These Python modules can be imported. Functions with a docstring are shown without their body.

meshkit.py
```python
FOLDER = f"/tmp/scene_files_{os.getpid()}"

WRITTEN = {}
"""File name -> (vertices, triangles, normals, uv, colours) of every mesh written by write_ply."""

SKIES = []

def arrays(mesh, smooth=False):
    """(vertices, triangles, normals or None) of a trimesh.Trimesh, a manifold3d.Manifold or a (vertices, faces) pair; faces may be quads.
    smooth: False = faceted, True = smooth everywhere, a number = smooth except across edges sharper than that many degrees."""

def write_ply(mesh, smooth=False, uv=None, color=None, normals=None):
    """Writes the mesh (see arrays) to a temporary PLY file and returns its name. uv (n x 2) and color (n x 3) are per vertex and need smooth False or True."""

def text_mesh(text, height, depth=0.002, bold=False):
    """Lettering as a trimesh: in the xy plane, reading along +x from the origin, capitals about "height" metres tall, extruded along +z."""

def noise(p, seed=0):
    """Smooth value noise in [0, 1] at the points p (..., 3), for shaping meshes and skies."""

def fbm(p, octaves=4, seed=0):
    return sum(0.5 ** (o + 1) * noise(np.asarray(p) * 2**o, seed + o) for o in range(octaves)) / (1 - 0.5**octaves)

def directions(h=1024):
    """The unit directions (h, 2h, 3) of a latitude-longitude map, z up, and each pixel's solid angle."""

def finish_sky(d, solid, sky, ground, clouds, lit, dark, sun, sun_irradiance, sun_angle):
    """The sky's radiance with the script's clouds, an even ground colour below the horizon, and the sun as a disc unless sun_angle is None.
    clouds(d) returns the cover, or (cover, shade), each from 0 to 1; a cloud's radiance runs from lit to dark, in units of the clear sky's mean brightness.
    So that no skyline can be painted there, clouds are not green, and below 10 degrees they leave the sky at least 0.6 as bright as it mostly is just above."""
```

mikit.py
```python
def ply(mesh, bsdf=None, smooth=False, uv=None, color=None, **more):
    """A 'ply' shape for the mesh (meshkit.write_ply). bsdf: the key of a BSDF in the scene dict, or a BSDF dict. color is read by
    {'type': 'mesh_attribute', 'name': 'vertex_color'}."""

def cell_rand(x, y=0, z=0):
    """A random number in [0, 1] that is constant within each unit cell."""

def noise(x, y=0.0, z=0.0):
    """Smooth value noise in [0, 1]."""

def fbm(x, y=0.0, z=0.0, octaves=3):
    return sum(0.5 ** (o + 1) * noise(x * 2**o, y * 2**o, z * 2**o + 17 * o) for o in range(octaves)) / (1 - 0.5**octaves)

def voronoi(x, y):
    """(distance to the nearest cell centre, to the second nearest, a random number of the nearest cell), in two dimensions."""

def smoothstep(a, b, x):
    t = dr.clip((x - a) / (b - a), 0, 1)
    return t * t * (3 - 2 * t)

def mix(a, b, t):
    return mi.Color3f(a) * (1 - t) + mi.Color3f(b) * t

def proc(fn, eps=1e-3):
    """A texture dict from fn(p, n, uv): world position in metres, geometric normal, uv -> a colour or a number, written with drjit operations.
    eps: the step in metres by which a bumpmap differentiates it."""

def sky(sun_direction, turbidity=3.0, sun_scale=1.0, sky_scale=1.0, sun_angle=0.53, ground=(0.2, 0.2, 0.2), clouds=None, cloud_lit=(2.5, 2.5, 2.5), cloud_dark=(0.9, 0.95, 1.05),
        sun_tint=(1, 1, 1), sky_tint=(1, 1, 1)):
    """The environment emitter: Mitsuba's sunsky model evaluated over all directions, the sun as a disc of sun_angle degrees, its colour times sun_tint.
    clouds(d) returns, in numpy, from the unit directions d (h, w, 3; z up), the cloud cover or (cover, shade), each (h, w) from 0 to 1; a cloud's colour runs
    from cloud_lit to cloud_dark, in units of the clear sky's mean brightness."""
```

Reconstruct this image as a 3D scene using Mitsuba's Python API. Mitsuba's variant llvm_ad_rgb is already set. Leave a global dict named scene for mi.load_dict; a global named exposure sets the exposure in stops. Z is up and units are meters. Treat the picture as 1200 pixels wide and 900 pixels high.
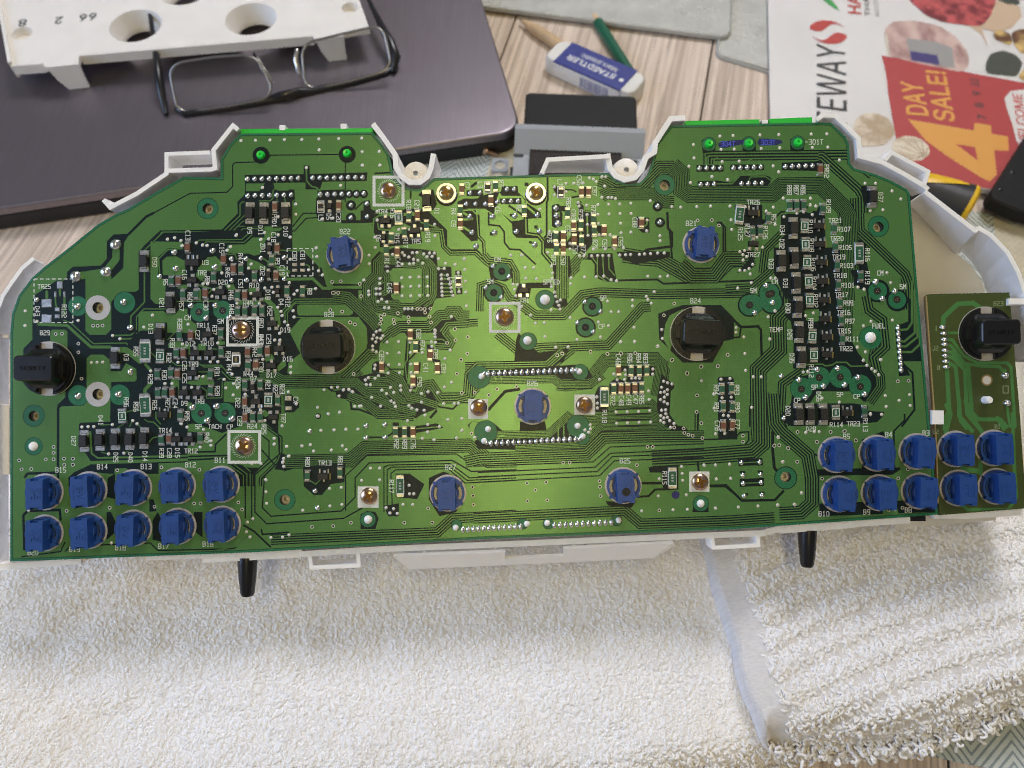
import math, random
import numpy as np, trimesh, drjit as dr, mitsuba as mi
import mikit, meshkit
from shapely.geometry import Polygon, LineString, Point, MultiPolygon, box as sbox
from shapely.ops import unary_union
from shapely import affinity

scene, labels = {}, {}
rng = np.random.default_rng(7)
random.seed(7)
TT = mi.ScalarTransform4f

# ------------------------------------------------------------------ camera, light, exposure
PH = math.radians(30.0)          # the lens axis leans this far away from straight down
CAM_H = 0.362                    # lens above the table top
F_PX, S, D = 923.9, 0.00033, 0.00033 * 923.9   # S: metres per drawing unit of the circuit board drawing; D: lens to board
FWD = np.array([0, math.sin(PH), -math.cos(PH)]); UP = np.array([0, math.cos(PH), math.sin(PH)])
CAM = np.array([0, 0, CAM_H])
exposure = 0.32
scene['camera'] = {'type': 'thinlens', 'fov': 66.0, 'fov_axis': 'x', 'aperture_radius': 0.0012, 'focus_distance': D - 0.001,
                   'near_clip': 0.01, 'far_clip': 50.0,
                   'to_world': TT().look_at(origin=CAM.tolist(), target=(CAM + FWD).tolist(), up=UP.tolist())}


def lamp(name, pos, target, w, h, rgb, label):
    """A real lamp or window: a rectangle that shines towards target."""
    scene[name] = {'type': 'rectangle', 'to_world': TT().look_at(origin=list(pos), target=list(target), up=[0.01, 0.02, 1]).scale([w / 2, h / 2, 1]),
                   'emitter': {'type': 'area', 'radiance': {'type': 'rgb', 'value': list(rgb)}},
                   'bsdf': {'type': 'diffuse', 'reflectance': {'type': 'rgb', 'value': [0.6, 0.6, 0.6]}}}
    labels[name] = {'label': label[0], 'category': label[1]}


scene['room_light'] = {'type': 'constant', 'radiance': {'type': 'rgb', 'value': [0.115, 0.115, 0.12]}}
lamp('ceiling_lamp', (0.34, 1.24, 1.66), (0.05, 0.2, 0.05), 0.7, 0.55, (14.0, 13.8, 14.2), ('white ceiling lamp above the far side of the table', 'lamp'))
lamp('tube_lamp', (0.0, -0.62, 1.83), (0.0, 0.2, 0.1), 0.24, 1.25, (8.6, 7.0, 2.9), ('warm tube lamp above and behind the camera', 'lamp'))
lamp('window', (-1.5, -0.1, 0.75), (0.0, 0.1, 0.05), 1.0, 1.1, (2.0, 2.75, 4.3), ('daylight window left of the table', 'window'))

# ------------------------------------------------------------------ materials
def rgb(*c):
    return {'type': 'rgb', 'value': [float(x) for x in c]}


def mat(name, color, rough=0.5, metallic=0.0, spec=0.5, bump=None, **kw):
    d = {'type': 'principled', 'base_color': color if isinstance(color, dict) else rgb(*color), 'roughness': rough, 'metallic': metallic, 'specular': spec, **kw}
    if bump:
        d = {'type': 'bumpmap', 'texture': bump[0], 'scale': bump[1], 'bsdf': d}
    scene[name] = {'type': 'twosided', 'bsdf': d}
    return name


N_, FB, MX, SS = mikit.noise, mikit.fbm, mikit.mix, mikit.smoothstep
PAL = [(0.64, 0.63, 0.62), (0.012, 0.012, 0.013), (0.03, 0.11, 0.06), (0.15, 0.06, 0.035), (0.75, 0.75, 0.72), (0.20, 0.17, 0.06), (0.012, 0.085, 0.04), (0.35, 0.37, 0.36)]


def pal_col(p, n, uv):
    c = mi.Color3f(*PAL[0])
    for i in range(1, len(PAL)):
        c = dr.select(uv.x > i / 8, mi.Color3f(*PAL[i]), c)
    return c


def pal_metal(p, n, uv):
    return dr.select(uv.x < 1 / 8, mi.Float(1.0), mi.Float(0.0))


def pal_rough(p, n, uv):
    return dr.select(uv.x < 1 / 8, 0.22 + 0.15 * N_(p.x * 1500, p.y * 1500, p.z * 1500), 0.42)


mat('m_smd', mikit.proc(pal_col), mikit.proc(pal_rough), mikit.proc(pal_metal))


def green_col(p, n, uv):
    weave = 0.5 + 0.25 * dr.sin(p.x * 2 * math.pi / 0.0011) + 0.25 * dr.sin((p.y + 0.58 * p.z) * 2 * math.pi / 0.00125)
    t = 0.85 + 0.12 * FB(p.x * 40, p.y * 40, p.z * 40) + 0.10 * weave
    return mi.Color3f(0.095, 0.222, 0.064) * t


def dark_col(p, n, uv):
    return mi.Color3f(0.004, 0.012, 0.013) * (0.75 + 0.5 * FB(p.x * 60, p.y * 60, 3.0))


mat('m_copper', mikit.proc(green_col), mikit.proc(lambda p, n, uv: 0.225 + 0.09 * FB(p.x * 35, p.y * 35, p.z * 35)), 0.35, 0.5)
mat('m_board', mikit.proc(dark_col), 0.36, 0.0, 0.25)
mat('m_laminate', (0.008, 0.125, 0.05), 0.4)
mat('m_olive', (0.046, 0.066, 0.014), 0.4)
mat('m_olive_trace', (0.055, 0.175, 0.045), 0.36)
mat('m_fr_edge', (0.30, 0.21, 0.08), 0.6)
mat('m_silk', (0.62, 0.63, 0.58), 0.6)
mat('m_solder', (0.86, 0.85, 0.84), 0.2, 1.0)
mat('m_via', (0.62, 0.60, 0.55), 0.45, 0.35)
mat('m_tin', (0.46, 0.435, 0.42), 0.48, 0.4)
mat('m_hole', (0.006, 0.006, 0.006), 0.6)
mat('m_marker', (0.008, 0.012, 0.10), 0.35)
mat('m_marker_text', (0.05, 0.09, 0.55), 0.5)


def gold_col(p, n, uv):
    t = N_(p.x * 420, p.y * 420, p.z * 420)
    return MX((0.60, 0.43, 0.25), (0.56, 0.36, 0.31), t)


mat('m_screw', mikit.proc(gold_col), 0.24, 1.0)
mat('m_screw_gold', (0.70, 0.55, 0.25), 0.25, 1.0)
mat('m_recess', (0.15, 0.08, 0.025), 0.45, 1.0)
mat('m_washer', (0.70, 0.67, 0.62), 0.25, 1.0)


def white_col(p, n, uv):
    return mi.Color3f(0.83, 0.815, 0.80) * (0.95 + 0.08 * FB(p.x * 50, p.y * 50, p.z * 50))


mat('m_white', mikit.proc(white_col), 0.42)
mat('m_cream', (0.70, 0.66, 0.60), 0.45)


def blue_col(p, n, uv):
    return mi.Color3f(0.010, 0.052, 0.215) * (0.85 + 0.3 * FB(p.x * 150, p.y * 150, p.z * 150))


mat('m_blue', mikit.proc(blue_col), 0.40)
mat('m_black', (0.007, 0.007, 0.008), 0.27, 0.0, 0.5)
mat('m_blackmatte', (0.011, 0.0105, 0.011), 0.6, 0.0, 0.25)
mat('m_lightguide', (0.03, 0.50, 0.05), 0.3)
mat('m_peg', (0.02, 0.62, 0.06), 0.25)

# ------------------------------------------------------------------ helpers
BM = np.eye(4)
BM[:3, 0] = [1, 0, 0]; BM[:3, 1] = UP; BM[:3, 2] = -FWD; BM[:3, 3] = CAM + D * FWD
BT = TT(BM.tolist())


def numbered(key):
    if key not in scene and key not in labels:
        return key
    i = 1
    while f'{key}_{i:03d}' in scene or f'{key}_{i:03d}' in labels:
        i += 1
    return f'{key}_{i:03d}'


def put(key, mesh, m, smooth=False, T=None, **kw):
    key = numbered(key)
    d = mikit.ply(mesh, m, smooth=smooth, **kw)
    if T is not None:
        d['to_world'] = T
    scene[key] = d
    return key


def tag(key, label=None, cat=None, group=None, kind=None):
    d = labels.setdefault(key, {})
    if label: d['label'] = label
    if cat: d['category'] = cat
    if group: d['group'] = group
    if kind: d['kind'] = kind
    return key


def cat(ms):
    return trimesh.util.concatenate([m for m in ms if m is not None])


def tp(u, v, z=0.0):
    """Where the table-side point seen at (u, v) in the photo's measure stands, at height z."""
    d = np.array([(u - 600) / F_PX, 0, 0]) + (450 - v) / F_PX * UP + FWD
    t = (z - CAM_H) / d[2]
    return CAM + d * t


def q(u, v, z=0.0):
    """Board drawing units -> metres in the board's own frame, for a point z above the board's face."""
    k = (D - z) / D
    return np.array([(u - 600) * S * k, (450 - v) * S * k, z])


def extrude(poly, z0, z1):
    polys = [g for g in getattr(poly, 'geoms', [poly]) if g.geom_type == 'Polygon' and g.area > 1e-12]
    out = []
    for g in polys:
        m = trimesh.creation.extrude_polygon(g, z1 - z0, engine='earcut')
        m.apply_translation([0, 0, z0])
        out.append(m)
    return cat(out)


def to_m(poly):
    """Shapely geometry in board drawing units -> metres in the board's frame."""
    return affinity.affine_transform(poly, [S, 0, 0, -S, -600 * S, 450 * S])


def bx(x0, x1, y0, y1, z0, z1):
    m = trimesh.creation.box([x1 - x0, y1 - y0, z1 - z0])
    m.apply_translation([(x0 + x1) / 2, (y0 + y1) / 2, (z0 + z1) / 2])
    return m


def frustum(x0, x1, y0, y1, z0, z1, i):
    v = np.array([[x0, y0, z0], [x1, y0, z0], [x1, y1, z0], [x0, y1, z0], [x0 + i, y0 + i, z1], [x1 - i, y0 + i, z1], [x1 - i, y1 - i, z1], [x0 + i, y1 - i, z1]])
    f = np.array([[0, 2, 1], [0, 3, 2], [4, 5, 6], [4, 6, 7], [0, 1, 5], [0, 5, 4], [1, 2, 6], [1, 6, 5], [2, 3, 7], [2, 7, 6], [3, 0, 4], [3, 4, 7]])
    return trimesh.Trimesh(v, f, process=False)


def bevel_prism(poly, z0, z1, b):
    """A prism of a convex or rounded outline with a chamfered top."""
    pts = np.array(poly.exterior.coords)[:-1]
    if Polygon(pts).exterior.is_ccw is False:
        pts = pts[::-1]
    ins = np.array(poly.buffer(-b, join_style=2).exterior.coords)[:-1]
    k = len(pts)
    c = pts.mean(0)
    inner = c + (pts - c) * (1 - b / np.maximum(np.linalg.norm(pts - c, axis=1, keepdims=True), 1e-9))
    v = np.vstack([np.c_[pts, np.full(k, z0)], np.c_[pts, np.full(k, z1 - b)], np.c_[inner, np.full(k, z1)], [[*c, z0]], [[*c, z1]]])
    f = []
    for i in range(k):
        j = (i + 1) % k
        f += [[i, j, k + j], [i, k + j, k + i], [k + i, k + j, 2 * k + j], [k + i, 2 * k + j, 2 * k + i], [3 * k + 1, 2 * k + i, 2 * k + j], [3 * k, j, i]]
    return trimesh.Trimesh(v, np.array(f), process=False)


def dome(x, y, r, h, z0=0.0, n=12, rings=4, ry=None):
    ry = ry or r
    v, f = [], []
    for i in range(rings):
        a = math.pi / 2 * i / rings
        for j in range(n):
            t = 2 * math.pi * j / n
            v.append([x + r * math.cos(a) * math.cos(t), y + ry * math.cos(a) * math.sin(t), z0 + h * math.sin(a)])
    v.append([x, y, z0 + h])
    for i in range(rings - 1):
        for j in range(n):
            a, b = i * n + j, i * n + (j + 1) % n
            f += [[a, b, b + n], [a, b + n, a + n]]
    for j in range(n):
        f.append([(rings - 1) * n + j, (rings - 1) * n + (j + 1) % n, rings * n])
    return trimesh.Trimesh(np.array(v), np.array(f), process=False)


def lathe(profile, n=32):
    """(radius, z) pairs revolved about z."""
    p = np.array(profile, float)
    v, f = [], []
    for j in range(n):
        t = 2 * math.pi * j / n
        v += [[r * math.cos(t), r * math.sin(t), z] for r, z in p]
    k = len(p)
    for j in range(n):
        for i in range(k - 1):
            a, b = j * k + i, ((j + 1) % n) * k + i
            f += [[a, b, b + 1], [a, b + 1, a + 1]]
    m = trimesh.Trimesh(np.array(v), np.array(f), process=False)
    m.merge_vertices()
    m.update_faces(m.nondegenerate_faces())
    return m


def tube(pts, r, sides=8, closed=False):
    p = np.asarray(pts, float)
    n = len(p)
    t = (np.roll(p, -1, 0) - np.roll(p, 1, 0)) if closed else np.gradient(p, axis=0)
    t /= np.linalg.norm(t, axis=1, keepdims=True) + 1e-12
    ref = np.array([0.13, 0.31, 0.94])
    a = np.cross(t, ref); a /= np.linalg.norm(a, axis=1, keepdims=True) + 1e-12
    b = np.cross(t, a)
    ang = np.arange(sides) * 2 * np.pi / sides
    rr = np.broadcast_to(r, (n,))
    v = (p[:, None] + rr[:, None, None] * (np.cos(ang)[None, :, None] * a[:, None] + np.sin(ang)[None, :, None] * b[:, None])).reshape(-1, 3)
    f = []
    for i in range(n if closed else n - 1):
        for j in range(sides):
            i2, j2 = (i + 1) % n, (j + 1) % sides
            f += [[i * sides + j, i2 * sides + j, i2 * sides + j2], [i * sides + j, i2 * sides + j2, i * sides + j2]]
    if not closed:
        for j in range(1, sides - 1):
            f += [[0, j, j + 1], [(n - 1) * sides, (n - 1) * sides + j + 1, (n - 1) * sides + j]]
    m = trimesh.Trimesh(v, np.array(f), process=False)
    return m


# stroke lettering, as a board printer draws it
GL = {'0': '01 05 16 36 45 41 30 10 01', '1': '15 26 20,10 30', '2': '06 36 45 44 33 13 02 00 40', '3': '06 46 40 00,13 43', '4': '30 36 02 42', '5': '46 06 03 33 42 41 30 00',
      '6': '36 06 00 40 43 03', '7': '06 46 10', '8': '03 06 46 43 03 00 40 43', '9': '10 40 46 06 03 43', 'A': '00 04 26 44 40,02 42', 'B': '00 06 36 45 44 33 03,33 42 41 30 00',
      'C': '46 16 05 01 10 40', 'D': '00 06 26 44 42 20 00', 'E': '46 06 00 40,03 33', 'F': '46 06 00,03 33', 'H': '06 00,46 40,03 43', 'K': '06 00,46 03 40', 'L': '06 00 40', 'M': '00 06 23 46 40',
      'N': '00 06 40 46', 'P': '00 06 46 43 03', 'R': '00 06 46 43 03,23 40', 'S': '46 06 03 43 40 00', 'T': '06 46,26 20', 'U': '06 00 40 46', 'X': '06 40,46 00', 'Z': '06 46 00 40', '-': '03 33', 'I': '26 20',
      'V': '06 20 46', 'O': '01 05 16 36 45 41 30 10 01', 'Y': '06 23 46,23 20', 'G': '46 06 00 40 43 23', 'J': '46 41 30 10 01', 'W': '06 10 23 30 46'}


def strokes(text, h, rot, x, y, w=0.8):
    """Stroke lettering centred on (x, y), in drawing units (y down); rot 1 reads downwards."""
    k = h / 6.0
    adv = 5.6 * k * 0.86
    total = adv * (len(text) - 1) + 4 * k * 0.8
    out = []
    for i, ch in enumerate(text):
        for st in GL.get(ch, '').split(','):
            pts = [((int(c[0]) * k * 0.8 + i * adv) - total / 2, -(int(c[1]) * k - h / 2)) for c in st.split()]
            if len(pts) > 1:
                if rot == 1:
                    pts = [(-b, a) for a, b in pts]
                if rot == 2:
                    pts = [(-a, -b) for a, b in pts]
                out.append(LineString([(x + a, y + b) for a, b in pts]).buffer(w / 2, cap_style=3, join_style=2))
    return out

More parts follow.
